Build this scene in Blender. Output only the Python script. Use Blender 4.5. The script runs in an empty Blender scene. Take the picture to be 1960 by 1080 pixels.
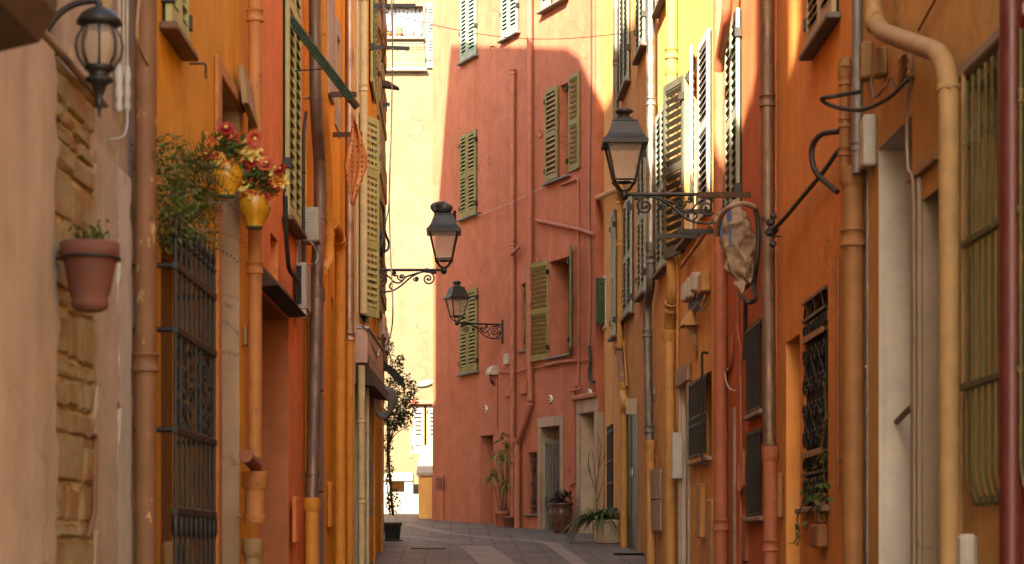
import bpy, math, random
from mathutils import Vector, Matrix
random.seed(7)
R = math.radians
SC = bpy.context.scene
COL = SC.collection
# ------------------------------------------------------------------ survey frame
# lens: F pixels of a 1960 px wide frame; vanishing point of the street axis at (CX, CY)
F, CX, CY = 4000.0, 870.0, 1050.0
GR0, GRS = -1.45, 0.05          # the street climbs 5 %
def ground(y): return GR0 + GRS * y

class Wall:
    """a vertical facade plane: x = viewer's right along it, y = into the building, z = up"""
    def __init__(s, p, d):
        s.p = Vector((p[0], p[1])); s.u = Vector(d).normalized(); s.n = Vector((-s.u.y, s.u.x))
        s.M = Matrix.Translation((p[0], p[1], 0)) @ Matrix.Rotation(math.atan2(s.u.y, s.u.x), 4, 'Z')
    def depth(s, px, out=0.0):
        q = s.p - s.n * out; d = Vector(((px - CX) / F, 1))
        return q.dot(s.n) / d.dot(s.n)
    def at(s, px, py, out=0.0):
        t = s.depth(px, out); w = Vector(((px - CX) / F * t, t))
        return Vector(((w - s.p).dot(s.u), -out, (CY - py) / F * t))
    def rect(s, pl, pr, pz, yt, yb, out=0.0):
        a = s.at(pl, yt, out).x; b = s.at(pr, yt, out).x
        return a, b, s.at(pz, yb, out).z, s.at(pz, yt, out).z
    def px(s, n, px, out=0.0): return n * s.depth(px, out) / F      # n pixels there, in metres
    def gz(s, lx): return ground((s.p + s.u * lx).y)
    def shifted(s, out):
        q = s.p - s.n * out
        return Wall((q.x, q.y), (s.u.x, s.u.y))
    def world(s, v): return s.M @ Vector(v)
class World:
    M = Matrix.Identity(4)
WD = World()

BASE = {}
class G:
    def __init__(s): s.v = []; s.f = []; s.m = []; s.sm = []; s.T = None; s.mi = 0; s.smooth = False
    def add(s, vs, fs, smooth=None):
        o = len(s.v)
        s.v += [(s.T @ Vector(v)) if s.T else Vector(v) for v in vs]
        for f in fs: s.f.append([o + i for i in f]); s.m.append(s.mi); s.sm.append(s.smooth if smooth is None else smooth)
        return s
    def box(s, x0, x1, y0, y1, z0, z1, b=0.0):
        if x0 > x1: x0, x1 = x1, x0
        if y0 > y1: y0, y1 = y1, y0
        if z0 > z1: z0, z1 = z1, z0
        b = min(b, (x1 - x0) * .3, (y1 - y0) * .3, (z1 - z0) * .3)
        if b <= 0:
            return s.add([(x0,y0,z0),(x1,y0,z0),(x1,y1,z0),(x0,y1,z0),(x0,y0,z1),(x1,y0,z1),(x1,y1,z1),(x0,y1,z1)],
                [(0,3,2,1),(4,5,6,7),(0,1,5,4),(1,2,6,5),(2,3,7,6),(3,0,4,7)])
        def ring(i, z): return [(x0+i,y0,z),(x1-i,y0,z),(x1,y0+i,z),(x1,y1-i,z),(x1-i,y1,z),(x0+i,y1,z),(x0,y1-i,z),(x0,y0+i,z)]
        def ins(z): return [(x0+b,y0+b,z),(x1-b,y0+b,z),(x1-b,y0+b,z),(x1-b,y1-b,z),(x1-b,y1-b,z),(x0+b,y1-b,z),(x0+b,y1-b,z),(x0+b,y0+b,z)]
        vs = ins(z0) + ring(b, z0+b) + ring(b, z1-b) + ins(z1)
        fs = []
        for k in range(3):
            for i in range(8):
                j = (i+1) % 8; fs.append((k*8+i, k*8+j, k*8+8+j, k*8+8+i))
        fs.append((7,5,3,1)); fs.append((24,26,28,30))
        return s.add(vs, fs)
    def prism(s, poly, a0, a1, axis='y'):
        """poly of 2-d points extruded; axis y: (x,z), x: (y,z), z: (x,y)"""
        def mk(p, a): return {'y': (p[0], a, p[1]), 'x': (a, p[0], p[1]), 'z': (p[0], p[1], a)}[axis]
        n = len(poly)
        return s.add([mk(p, a0) for p in poly] + [mk(p, a1) for p in poly],
            [tuple(range(n)), tuple(range(2*n-1, n-1, -1))] + [(i, (i+1) % n, n+(i+1) % n, n+i) for i in range(n)])
    def tube(s, pts, r, n=8, cap=True, r1=None):
        P = [Vector(p) for p in pts]
        Q = [P[0]]
        for p in P[1:]:
            if (p - Q[-1]).length > 1e-5: Q.append(p)
        P = Q
        if len(P) < 2: return s
        vs = []; fs = []; up = None
        for i, p in enumerate(P):
            t = (P[min(i+1, len(P)-1)] - P[max(i-1, 0)]).normalized()
            if up is None:
                up = Vector((0, 0, 1)) if abs(t.z) < .9 else Vector((1, 0, 0))
            a = (up - t * up.dot(t))
            if a.length < 1e-4: a = t.orthogonal()
            a.normalize(); b = t.cross(a); up = a
            rr = r if r1 is None else r + (r1 - r) * i / (len(P) - 1)
            if isinstance(r, (list, tuple)): rr = r[i]
            for k in range(n):
                c = 2 * math.pi * k / n
                vs.append(p + a * math.cos(c) * rr + b * math.sin(c) * rr)
        for i in range(len(P) - 1):
            for k in range(n):
                j = (k+1) % n; fs.append((i*n+k, i*n+j, i*n+n+j, i*n+n+k))
        s.add(vs, fs, True)
        if cap: s.add(vs[:n], [tuple(range(n-1, -1, -1))], False); s.add(vs[-n:], [tuple(range(n))], False)
        return s
    def lathe(s, c, prof, n=20, sq=None, rot=0.0):
        """profile of (radius, height) about a vertical axis at c"""
        vs = []; fs = []
        for r, h in prof:
            for k in range(n):
                a = 2 * math.pi * k / n + rot
                vs.append((c[0] + r * math.cos(a), c[1] + r * math.sin(a), c[2] + h))
        for i in range(len(prof) - 1):
            for k in range(n):
                j = (k+1) % n; fs.append((i*n+k, i*n+j, i*n+n+j, i*n+n+k))
        s.add(vs, fs, n > 6)
        s.add(vs[:n], [tuple(range(n-1, -1, -1))], False); s.add(vs[-n:], [tuple(range(n))], False)
        return s
    def blob(s, c, rad, n=10, m=7, wob=0.0, rng=random):
        prof = []
        vs = []; fs = []
        for i in range(m + 1):
            t = math.pi * i / m
            for k in range(n):
                a = 2 * math.pi * k / n; w = 1 + rng.uniform(-wob, wob)
                vs.append((c[0] + rad[0]*math.sin(t)*math.cos(a)*w, c[1] + rad[1]*math.sin(t)*math.sin(a)*w, c[2] - rad[2]*math.cos(t)*w))
        for i in range(m):
            for k in range(n):
                j = (k+1) % n; fs.append((i*n+k, i*n+j, i*n+n+j, i*n+n+k))
        return s.add(vs, fs, True)
    def leaf(s, p, d, L, w, up=None, droop=0.0, seg=2):
        """a thin pointed leaf from p along d"""
        p = Vector(p); d = Vector(d).normalized(); up = Vector(up or (0, 0, 1))
        sd = d.cross(up)
        if sd.length < 1e-3: sd = d.orthogonal()
        sd.normalize(); nn = sd.cross(d)
        vs = [p]; n = seg
        for i in range(1, n + 1):
            t = i / (n + 1); ww = w * math.sin(math.pi * (t ** .8)) * .5
            q = p + d * L * t - Vector((0, 0, 1)) * droop * L * t * t
            vs += [q - sd * ww, q + nn * ww * .12, q + sd * ww]
        vs.append(p + d * L - Vector((0, 0, 1)) * droop * L)
        fs = [(0, 1, 2), (0, 2, 3)]
        for i in range(n - 1):
            a = 1 + i * 3; fs += [(a, a+3, a+4, a+1), (a+1, a+4, a+5, a+2)]
        a = 1 + (n - 1) * 3; e = len(vs) - 1; fs += [(a, e, a+1), (a+1, e, a+2)]
        return s.add(vs, fs, True)
    def done(s, name, mats, wall=None, parent=None, base=None, label=None, cat=None, group=None, kind=None):
        if not isinstance(mats, (list, tuple)): mats = [mats]
        me = bpy.data.meshes.new(name)
        if parent is not None: base = BASE[parent.name]
        b = Vector(base) if base is not None else Vector((0, 0, 0))
        me.from_pydata([v - b for v in s.v], [], s.f); me.update()
        for m in mats: me.materials.append(m)
        for p, mi, sm in zip(me.polygons, s.m, s.sm): p.material_index = mi; p.use_smooth = sm
        o = bpy.data.objects.new(name, me); COL.objects.link(o)
        BASE[o.name] = b
        if parent is not None: o.parent = parent
        else: o.matrix_world = (wall or WD).M @ Matrix.Translation(b)
        tag(o, label, cat, group, kind)
        return o
def tag(o, label=None, cat=None, group=None, kind=None):
    for k, v in (('label', label), ('category', cat), ('group', group), ('kind', kind)):
        if v: o[k] = v
    return o
def thing(name, label, cat, wall=None, base=(0, 0, 0), group=None):
    o = bpy.data.objects.new(name, None); COL.objects.link(o); o.empty_display_size = .1
    o.matrix_world = (wall or WD).M @ Matrix.Translation(Vector(base)); BASE[o.name] = Vector(base)
    return tag(o, label, cat, group)
def fillet(pts, r=.08, k=5):
    P = [Vector(p) for p in pts]; out = [P[0]]
    for i in range(1, len(P) - 1):
        a, b, c = P[i-1], P[i], P[i+1]
        d = min(r, (a-b).length * .45, (c-b).length * .45)
        s0 = b + (a-b).normalized() * d; s1 = b + (c-b).normalized() * d
        for j in range(k + 1):
            t = j / k; out.append(s0*(1-t)**2 + b*2*t*(1-t) + s1*t*t)
    return out + [P[-1]]
def spline(pts, k=6):
    P = [Vector(p) for p in pts]; out = []
    for i in range(len(P) - 1):
        a = P[max(i-1, 0)]; b = P[i]; c = P[i+1]; d = P[min(i+2, len(P)-1)]
        for j in range(k):
            t = j / k
            out.append(.5*((2*b) + (c-a)*t + (2*a-5*b+4*c-d)*t*t + (3*b-a-3*c+d)*t**3))
    return out + [P[-1]]

# ------------------------------------------------------------------ materials
def srgb(r, g, b):
    f = lambda c: (c/255/12.92) if c/255 <= .04045 else ((c/255+.055)/1.055)**2.4
    return (f(r), f(g), f(b))
class N:
    def __init__(s, name):
        s.m = bpy.data.materials.new(name); s.m.use_nodes = True; s.t = s.m.node_tree; s.t.nodes.clear()
        s.out = s.n('ShaderNodeOutputMaterial'); s.p = s.n('ShaderNodeBsdfPrincipled'); s.l(s.p.outputs[0], s.out.inputs[0])
        s.tc = s.n('ShaderNodeTexCoord').outputs['Object']
    def n(s, t, **k):
        x = s.t.nodes.new(t)
        for a, b in k.items(): setattr(x, a, b)
        return x
    def l(s, a, b): s.t.links.new(a, b)
    def map(s, sc, loc=(0, 0, 0)):
        m = s.n('ShaderNodeMapping'); m.inputs['Scale'].default_value = sc; m.inputs['Location'].default_value = loc
        s.l(s.tc, m.inputs['Vector']); return m.outputs[0]
    def noise(s, scale, vec=None, det=4, rough=.6, dist=0.0):
        x = s.n('ShaderNodeTexNoise'); x.inputs['Scale'].default_value = scale; x.inputs['Detail'].default_value = det
        x.inputs['Roughness'].default_value = rough; x.inputs['Distortion'].default_value = dist
        s.l(vec or s.tc, x.inputs['Vector']); return x.outputs['Fac']
    def ramp(s, fac, stops):
        r = s.n('ShaderNodeValToRGB'); e = r.color_ramp.elements
        while len(e) < len(stops): e.new(.5)
        for q, (p, c) in zip(e, stops):
            q.position = p; q.color = (*c, 1) if isinstance(c, (tuple, list)) else (c, c, c, 1)
        s.l(fac, r.inputs[0]); return r.outputs[0]
    def mix(s, fac, a, b, mode='MIX'):
        x = s.n('ShaderNodeMix', data_type='RGBA', blend_type=mode)
        for v, i in ((fac, 0), (a, 6), (b, 7)):
            if isinstance(v, (int, float)): x.inputs[i].default_value = v
            elif isinstance(v, (tuple, list)): x.inputs[i].default_value = (*v, 1)
            else: s.l(v, x.inputs[i])
        return x.outputs[2]
    def bump(s, h, strength=.3, dist=.01):
        b = s.n('ShaderNodeBump'); b.inputs['Strength'].default_value = strength; b.inputs['Distance'].default_value = dist
        s.l(h, b.inputs['Height']); s.l(b.outputs[0], s.p.inputs['Normal'])
    def col(s, c):
        if isinstance(c, (tuple, list)): s.p.inputs['Base Color'].default_value = (*c, 1)
        else: s.l(c, s.p.inputs['Base Color'])
    def set(s, rough=.8, metal=0.0, spec=.3):
        s.p.inputs['Roughness'].default_value = rough; s.p.inputs['Metallic'].default_value = metal
        s.p.inputs['Specular IOR Level'].default_value = spec; return s.m
def sc_(c, k): return tuple(min(.95, x * k) for x in c)
def plaster(name, c, light=None, dirt=None, amt=.55, chip=None, chipamt=.62, seed=0):
    """lime render: cloudy fading, rain streaks, scuffs, trowel bump"""
    q = N(name); light = light or tuple(x * 1.12 + .02 for x in c); dirt = dirt or sc_(c, .55)
    v0 = q.map((1, 1, 1), (seed * 3.1, seed, seed * 1.7))
    big = q.ramp(q.noise(.9, v0, 5, .6, .4), [(.3, 0.0), (.72, 1.0)])
    k = q.mix(big, c, light)
    st = q.ramp(q.noise(1.0, q.map((3.2, 3.2, .28), (seed, 2, 0)), 6, .68), [(.46, 0.0), (.70, 1.0)])
    k = q.mix(q.mix(1.0, st, (amt,)*3, 'MULTIPLY'), k, dirt)
    md = q.ramp(q.noise(3.3, v0, 8, .72), [(.36, .84), (.64, 1.07)])
    k = q.mix(1.0, k, md, 'MULTIPLY')
    rp = q.ramp(q.noise(.55, q.map((1, 1, .7), (seed*5, 1, seed)), 7, .62, 1.2), [(.585, 0.0), (.60, 1.0)])
    k = q.mix(q.mix(1.0, rp, (.28,)*3, 'MULTIPLY'), k, tuple(x * .78 + .03 for x in light))
    vc = q.n('ShaderNodeTexVoronoi', feature='DISTANCE_TO_EDGE'); vc.inputs['Scale'].default_value = .8
    nz = q.n('ShaderNodeTexNoise'); nz.inputs['Scale'].default_value = 1.6; nz.inputs['Detail'].default_value = 6; q.l(v0, nz.inputs['Vector'])
    ad = q.n('ShaderNodeVectorMath', operation='MULTIPLY_ADD'); q.l(nz.outputs['Color'], ad.inputs[0]); ad.inputs[1].default_value = (1.1, 1.1, 1.1); q.l(v0, ad.inputs[2]); q.l(ad.outputs[0], vc.inputs['Vector'])
    ck = q.mix(1.0, q.ramp(vc.outputs['Distance'], [(0, 1.0), (.010, 0.0)]), q.ramp(q.noise(.8, v0, 3), [(.52, 0.0), (.6, .6)]), 'MULTIPLY')
    k = q.mix(ck, k, sc_(c, .35))
    dr = q.ramp(q.noise(1.0, q.map((11, 11, .3), (seed, 7, 1)), 5, .6), [(.58, 0.0), (.74, .42)])
    k = q.mix(q.mix(1.0, dr, q.ramp(q.noise(.7, v0, 3), [(.42, 0.0), (.6, 1.0)]), 'MULTIPLY'), k, sc_(c, .42))
    sp = q.ramp(q.noise(9, v0, 3, .5), [(.74, 0.0), (.78, .55)])
    k = q.mix(sp, k, sc_(c, .45))
    if chip:
        ch = q.ramp(q.noise(2.6, q.map((1, 1, .8), (seed*2+4, 0, 3)), 8, .7, .6), [(chipamt, 0.0), (chipamt + .02, 1.0)])
        k = q.mix(ch, k, chip)
    q.col(k)
    h = q.mix(.12, q.noise(2.2, v0, 4, .5), q.noise(60, v0, 5, .7))
    q.bump(h, .5, .02)
    return q.set(.9, 0, .15)
def paint(name, c, rough=.5, metal=0.0, wear=None, wamt=.66, spec=.4, scale=9):
    q = N(name)
    a = q.ramp(q.noise(scale, None, 5, .65), [(.35, sc_(c, .8)), (.7, tuple(x * 1.1 + .005 for x in c))])
    if wear:
        w = q.ramp(q.noise(scale * 1.3, q.map((1, 1, .5), (3, 1, 2)), 7, .75), [(wamt, 0.0), (wamt + .05, 1.0)])
        a = q.mix(w, a, wear)
    q.col(a)
    rr = q.ramp(q.noise(scale * 2), [(.3, rough * .8), (.7, min(1, rough * 1.2))]); q.l(rr, q.p.inputs['Roughness'])
    q.bump(q.noise(scale * 5, None, 3), .15, .004)
    q.p.inputs['Metallic'].default_value = metal; q.p.inputs['Specular IOR Level'].default_value = spec
    return q.m
def leafmat(name, a, b, scale=14):
    q = N(name)
    g = q.n('ShaderNodeNewGeometry')
    k = q.ramp(q.noise(scale, None, 2), [(.3, a), (.7, b)])
    q.col(k); q.set(.55, 0, .4)
    tr = q.n('ShaderNodeBsdfTranslucent'); q.l(k, tr.inputs[0])
    mx = q.n('ShaderNodeMixShader'); mx.inputs[0].default_value = .25
    q.l(q.p.outputs[0], mx.inputs[1]); q.l(tr.outputs[0], mx.inputs[2]); q.l(mx.outputs[0], q.out.inputs[0])
    return q.m
M = {}
M['stucco']  = plaster('pale_lime_render', (.37,.28,.21), (.41,.32,.25), (.26,.18,.12), .6, seed=1)
M['stucco2'] = plaster('worn_lime_render', (.40,.31,.25), (.36,.25,.16), (.24,.16,.10), .7, (.50,.38,.21), .56, seed=2)
M['amber']   = plaster('amber_render', (.74,.30,.03), (.78,.35,.045), (.56,.2,.02), .5, seed=3)
M['salmon']  = plaster('salmon_red_render', (.74,.205,.058), (.78,.24,.08), (.56,.145,.04), .45, seed=4)
M['honey']   = plaster('honey_orange_render', (.70,.27,.03), (.74,.31,.04), (.54,.19,.02), .4, seed=5)
M['cream']   = plaster('cream_render', (.64,.50,.27), (.68,.55,.33), (.5,.36,.17), .4, seed=6)
M['orange']  = plaster('deep_orange_render', (.62,.245,.066), (.66,.28,.085), (.44,.155,.045), .4, seed=7)
M['pink']    = plaster('brick_pink_render', (.32,.108,.062), (.345,.122,.074), (.245,.076,.042), .5, seed=8)
M['ochre']   = plaster('ochre_render', (.60,.31,.10), (.63,.35,.13), (.45,.2,.06), .5, seed=9)
M['ochre2']  = plaster('deep_ochre_render', (.53,.265,.085), (.56,.295,.11), (.37,.165,.05), .5, seed=10)
M['red']     = plaster('tile_red_render', (.44,.135,.055), (.48,.155,.068), (.32,.09,.04), .4, seed=11)
M['tang']    = plaster('tangerine_render', (.54,.175,.04), (.58,.20,.055), (.40,.12,.03), .4, seed=12)
M['beige']   = plaster('sandy_orange_render', (.46,.24,.08), (.50,.28,.105), (.32,.155,.05), .55, seed=13)
M['sun']     = plaster('pale_yellow_render', (.125,.09,.056), (.135,.098,.062), (.105,.072,.044), .5, seed=14)
M['white']   = plaster('whitewash', (.46,.40,.35), (.5,.44,.39), (.36,.3,.25), .4, seed=15)
M['stone']   = plaster('grey_stone', (.27,.195,.14), (.32,.24,.18), (.18,.125,.09), .7, seed=16)
M['stonep']  = plaster('pale_stone', (.34,.255,.185), (.39,.31,.24), (.23,.165,.115), .7, seed=17)
M['taupe']   = plaster('taupe_reveal', (.42,.26,.15), (.46,.3,.19), (.3,.2,.13), .6, seed=18)
def masonry():
    q = N('rubble_stone')
    c = q.mix(q.noise(9, None, 8, .75), (.24,.15,.07), (.62,.46,.24))
    c = q.mix(q.ramp(q.noise(5, None, 3), [(.5, 0.0), (.62, .8)]), c, (.42,.2,.09))
    q.col(c); q.bump(q.noise(16, None, 8, .8), 1.0, .05)
    return q.set(.95, 0, .1)
M['rubble'] = masonry()
M['mortar'] = plaster('crumbling_mortar', (.40,.29,.17), (.46,.35,.22), (.2,.13,.07), .7, seed=19)
def paving():
    q = N('stone_setts')
    b = q.n('ShaderNodeTexBrick'); b.offset = .5
    for k, v in (('Scale', 1.0), ('Mortar Size', .022), ('Mortar Smooth', .3), ('Bias', -.1), ('Brick Width', .62), ('Row Height', .34)): b.inputs[k].default_value = v
    b.inputs['Color1'].default_value = (.125,.105,.095,1); b.inputs['Color2'].default_value = (.07,.06,.056,1); b.inputs['Mortar'].default_value = (.025,.02,.018,1)
    nz = q.n('ShaderNodeTexNoise'); nz.inputs['Scale'].default_value = 1.3; nz.inputs['Detail'].default_value = 4; q.l(q.tc, nz.inputs['Vector'])
    ad = q.n('ShaderNodeVectorMath', operation='MULTIPLY_ADD'); q.l(nz.outputs['Color'], ad.inputs[0]); ad.inputs[1].default_value = (.12, .12, 0); q.l(q.tc, ad.inputs[2]); q.l(ad.outputs[0], b.inputs['Vector'])
    k = q.mix(1.0, b.outputs['Color'], q.ramp(q.noise(1.1, None, 5), [(.3, .75), (.7, 1.25)]), 'MULTIPLY')
    k = q.mix(1.0, k, q.ramp(q.noise(40, None, 4), [(.3, .8), (.7, 1.15)]), 'MULTIPLY')
    q.col(k); inv = q.ramp(b.outputs['Fac'], [(0, 1.0), (1, 0.0)])
    q.bump(q.mix(.25, inv, q.noise(30, None, 4)), .6, .01)
    return q.set(.62, 0, .4)
M['paving'] = paving()
def slab(name, c):
    q = N(name)
    k = q.ramp(q.noise(3, None, 6, .7), [(.3, sc_(c, .8)), (.7, sc_(c, 1.2))])
    q.col(k); q.bump(q.noise(45, None, 5), .4, .006); return q.set(.7, 0, .35)
M['band'] = slab('worn_granite', (.21,.17,.145)); M['bandd'] = slab('grey_granite', (.17,.14,.125))
M['terrain'] = slab('dry_earth', (.2,.16,.12)); M['ramp'] = slab('bleached_concrete', (.3,.27,.23))
def metal(name, c, rough, streak=.3, spot=None):
    q = N(name)
    a = q.ramp(q.noise(1.0, q.map((14, 14, .8)), 5, .65), [(.3, sc_(c, 1 - streak)), (.7, sc_(c, 1 + streak))])
    if spot: a = q.mix(q.ramp(q.noise(5, None, 6, .7), [(.52, 0.0), (.62, 1.0)]), a, spot)
    q.col(a); q.l(q.ramp(q.noise(6), [(.3, rough * .75), (.7, min(1, rough * 1.35))]), q.p.inputs['Roughness'])
    q.bump(q.noise(30, None, 3), .08, .003)
    q.p.inputs['Metallic'].default_value = 1.0 if rough < .55 else .6
    return q.m
M['copper'] = metal('aged_copper', (.17,.105,.07), .56, .3, (.11,.065,.045))
M['copperl'] = metal('pale_worn_copper', (.38,.25,.17), .5, .25, (.27,.16,.11))
M['zinc'] = metal('dull_zinc', (.17,.15,.14), .6, .25, (.22,.19,.18))
M['dzinc'] = metal('dark_zinc', (.13,.11,.10), .6, .3, (.2,.17,.15))
M['steel'] = metal('galvanised_steel', (.33,.30,.27), .5, .2)
M['iron'] = paint('black_iron', (.018,.016,.015), .45, .3, (.05,.032,.02), .68)
M['rust'] = paint('rusty_iron', (.07,.035,.02), .8, .3, (.16,.06,.02), .55)
M['lead'] = paint('black_cable', (.02,.017,.015), .6)
M['wire'] = paint('grey_wire', (.35,.3,.24), .6)
M['slate'] = paint('grey_slate', (.12,.10,.09), .7)
for k, c in dict(pamber=(.46,.17,.045), phoney=(.56,.21,.025), porange=(.24,.10,.033), pcream=(.52,.40,.21), pochre=(.37,.18,.05), pochred=(.34,.155,.04),
                 ppink=(.28,.09,.05), pred=(.30,.088,.042), ptang=(.5,.16,.04), pbeige=(.29,.165,.068), pold=(.17,.072,.03)).items():
    M[k] = paint('pipe_paint_' + k[1:], c, .68, 0, sc_(c, .6) if k not in ('pold', 'pamber') else ((.2,.09,.045) if k == 'pamber' else (.4,.24,.11)), .64 if k not in ('pold', 'pamber') else .60)
M['darkred'] = paint('dark_red_gloss', (.075,.009,.008), .45, 0, (.05,.008,.007), .7)
M['olive'] = paint('olive_shutter_paint', (.155,.13,.042), .65, 0, (.22,.19,.1), .7)
M['green'] = paint('leaf_green_paint', (.06,.09,.025), .55, 0, (.2,.2,.1), .72)
M['sage'] = paint('sage_shutter_paint', (.20,.225,.165), .6, 0, (.3,.3,.24), .7)
M['greyg'] = paint('grey_green_shutter_paint', (.22,.235,.18), .6, 0, (.3,.28,.2), .66)
M['taupes'] = paint('taupe_shutter_paint', (.33,.24,.14), .6, 0, (.4,.3,.2), .7)
M['mint'] = paint('mint_shutter_paint', (.19,.24,.175), .6)
M['limeg'] = paint('lime_shutter_paint', (.36,.34,.13), .6, 0, (.44,.42,.2), .7)
M['whites'] = paint('white_shutter_paint', (.40,.37,.33), .6, 0, (.3,.27,.22), .7)
M['dgreen'] = paint('dark_green_paint', (.03,.06,.035), .45)
M['mossg'] = paint('mossy_iron_paint', (.065,.06,.018), .7, 0, (.12,.08,.025), .55)
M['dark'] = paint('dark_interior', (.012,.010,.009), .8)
M['glassd'] = paint('dark_window_glass', (.03,.028,.026), .12, 0, None, .7, .8)
M['wood'] = paint('brown_door_wood', (.13,.055,.025), .55, 0, (.2,.1,.05), .66)
M['woodg'] = paint('grey_door_paint', (.42,.39,.36), .6, 0, (.3,.26,.22), .66)
M['terra'] = paint('terracotta', (.3,.085,.04), .8, 0, (.5,.24,.14), .66)
M['terrad'] = paint('dark_terracotta', (.12,.04,.026), .8, 0, (.2,.08,.05), .68)
M['urn'] = paint('brown_glazed_clay', (.075,.032,.02), .3, 0, (.12,.06,.03), .65)
M['glaze'] = paint('yellow_glaze', (.55,.25,.015), .3, 0, None, .7, .5)
M['concrete'] = paint('cast_concrete', (.34,.26,.19), .9, 0, (.22,.16,.11), .6)
M['plastic'] = paint('beige_plastic', (.34,.28,.22), .5, 0, (.4,.32,.25), .72)
M['plasticg'] = paint('grey_plastic', (.38,.35,.32), .5)
M['blackp'] = paint('black_plastic', (.02,.02,.02), .5)
M['pinkp'] = paint('dusty_pink_board', (.50,.30,.22), .7, 0, (.4,.22,.15), .7)
M['soil'] = paint('potting_soil', (.03,.018,.01), .95)
M['bark'] = paint('brown_bark', (.10,.055,.03), .9, 0, (.17,.1,.06), .6, .2, 20)
M['lf'] = leafmat('dark_leaves', (.012,.022,.006), (.035,.05,.015))
M['lf2'] = leafmat('mid_leaves', (.03,.06,.01), (.09,.13,.03))
M['lfy'] = leafmat('yellow_green_leaves', (.08,.12,.015), (.2,.22,.04))
M['lfp'] = leafmat('purple_leaves', (.02,.012,.014), (.05,.03,.03))
M['lfern'] = leafmat('fern_leaves', (.04,.065,.01), (.12,.13,.02))
for k, c in dict(fr=(.42,.02,.015), fo=(.75,.24,.03), fy=(.78,.58,.14), fp=(.62,.12,.06)).items(): M[k] = leafmat('petal_' + k, sc_(c, .75), c, 40)
def glass():
    q = N('lantern_glass')
    q.col(q.ramp(q.noise(12), [(.3, (.3,.22,.16)), (.7, (.42,.33,.26))])); q.set(.25, 0, .6)
    tr = q.n('ShaderNodeBsdfTransparent'); mx = q.n('ShaderNodeMixShader'); mx.inputs[0].default_value = .58
    q.l(q.p.outputs[0], mx.inputs[1]); q.l(tr.outputs[0], mx.inputs[2]); q.l(mx.outputs[0], q.out.inputs[0]); return q.m
M['glass'] = glass()
def lace():
    q = N('white_lace'); q.col((.27,.27,.31)); q.set(.9, 0, .1)
    tr = q.n('ShaderNodeBsdfTransparent'); mx = q.n('ShaderNodeMixShader')
    f = q.ramp(q.noise(28, None, 3), [(.45, .1), (.6, .75)]); q.l(f, mx.inputs[0])
    q.l(q.p.outputs[0], mx.inputs[1]); q.l(tr.outputs[0], mx.inputs[2]); q.l(mx.outputs[0], q.out.inputs[0]); return q.m
M['lace'] = lace()
def dotted():
    q = N('dotted_orange_cloth')
    b = q.n('ShaderNodeTexChecker'); 
    v = q.map((1, 1, 1))
    w = q.n('ShaderNodeTexVoronoi', distance='CHEBYCHEV'); w.inputs['Scale'].default_value = 24; w.inputs['Randomness'].default_value = .12
    q.l(v, w.inputs['Vector'])
    e = q.ramp(w.outputs['Distance'], [(.10, 0.0), (.13, 1.0), (.24, 1.0), (.27, 0.0)])
    q.col(q.mix(e, (.62,.24,.085), (.16,.04,.03))); q.bump(q.noise(200), .1, .002)
    return q.set(.9, 0, .1)
M['dots'] = dotted()
M['bagc'] = paint('dirty_sack_cloth', (.30,.21,.15), .85, 0, (.20,.115,.07), .56, .2, 3)
M['olive_shade'] = paint('shaded_olive_shutter_paint', (.065,.06,.04), .7, 0, (.11,.105,.08), .7)  # olive-brown leaf paint, darkened to carry the shade lying on the leaf
M['blue'] = paint('blue_tape', (.03,.08,.22), .6)
M['tile'] = paint('enamel_tile', (.62,.55,.48), .4)
M['awn'] = paint('black_awning_cloth', (.018,.015,.013), .85)
M['brownc'] = paint('dark_brown_canvas', (.05,.026,.014), .9)
M['hose'] = paint('grey_hose', (.10,.095,.085), .6)
M['rooftile'] = paint('roof_tile', (.35,.16,.09), .85, 0, (.25,.12,.08), .6)
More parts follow.
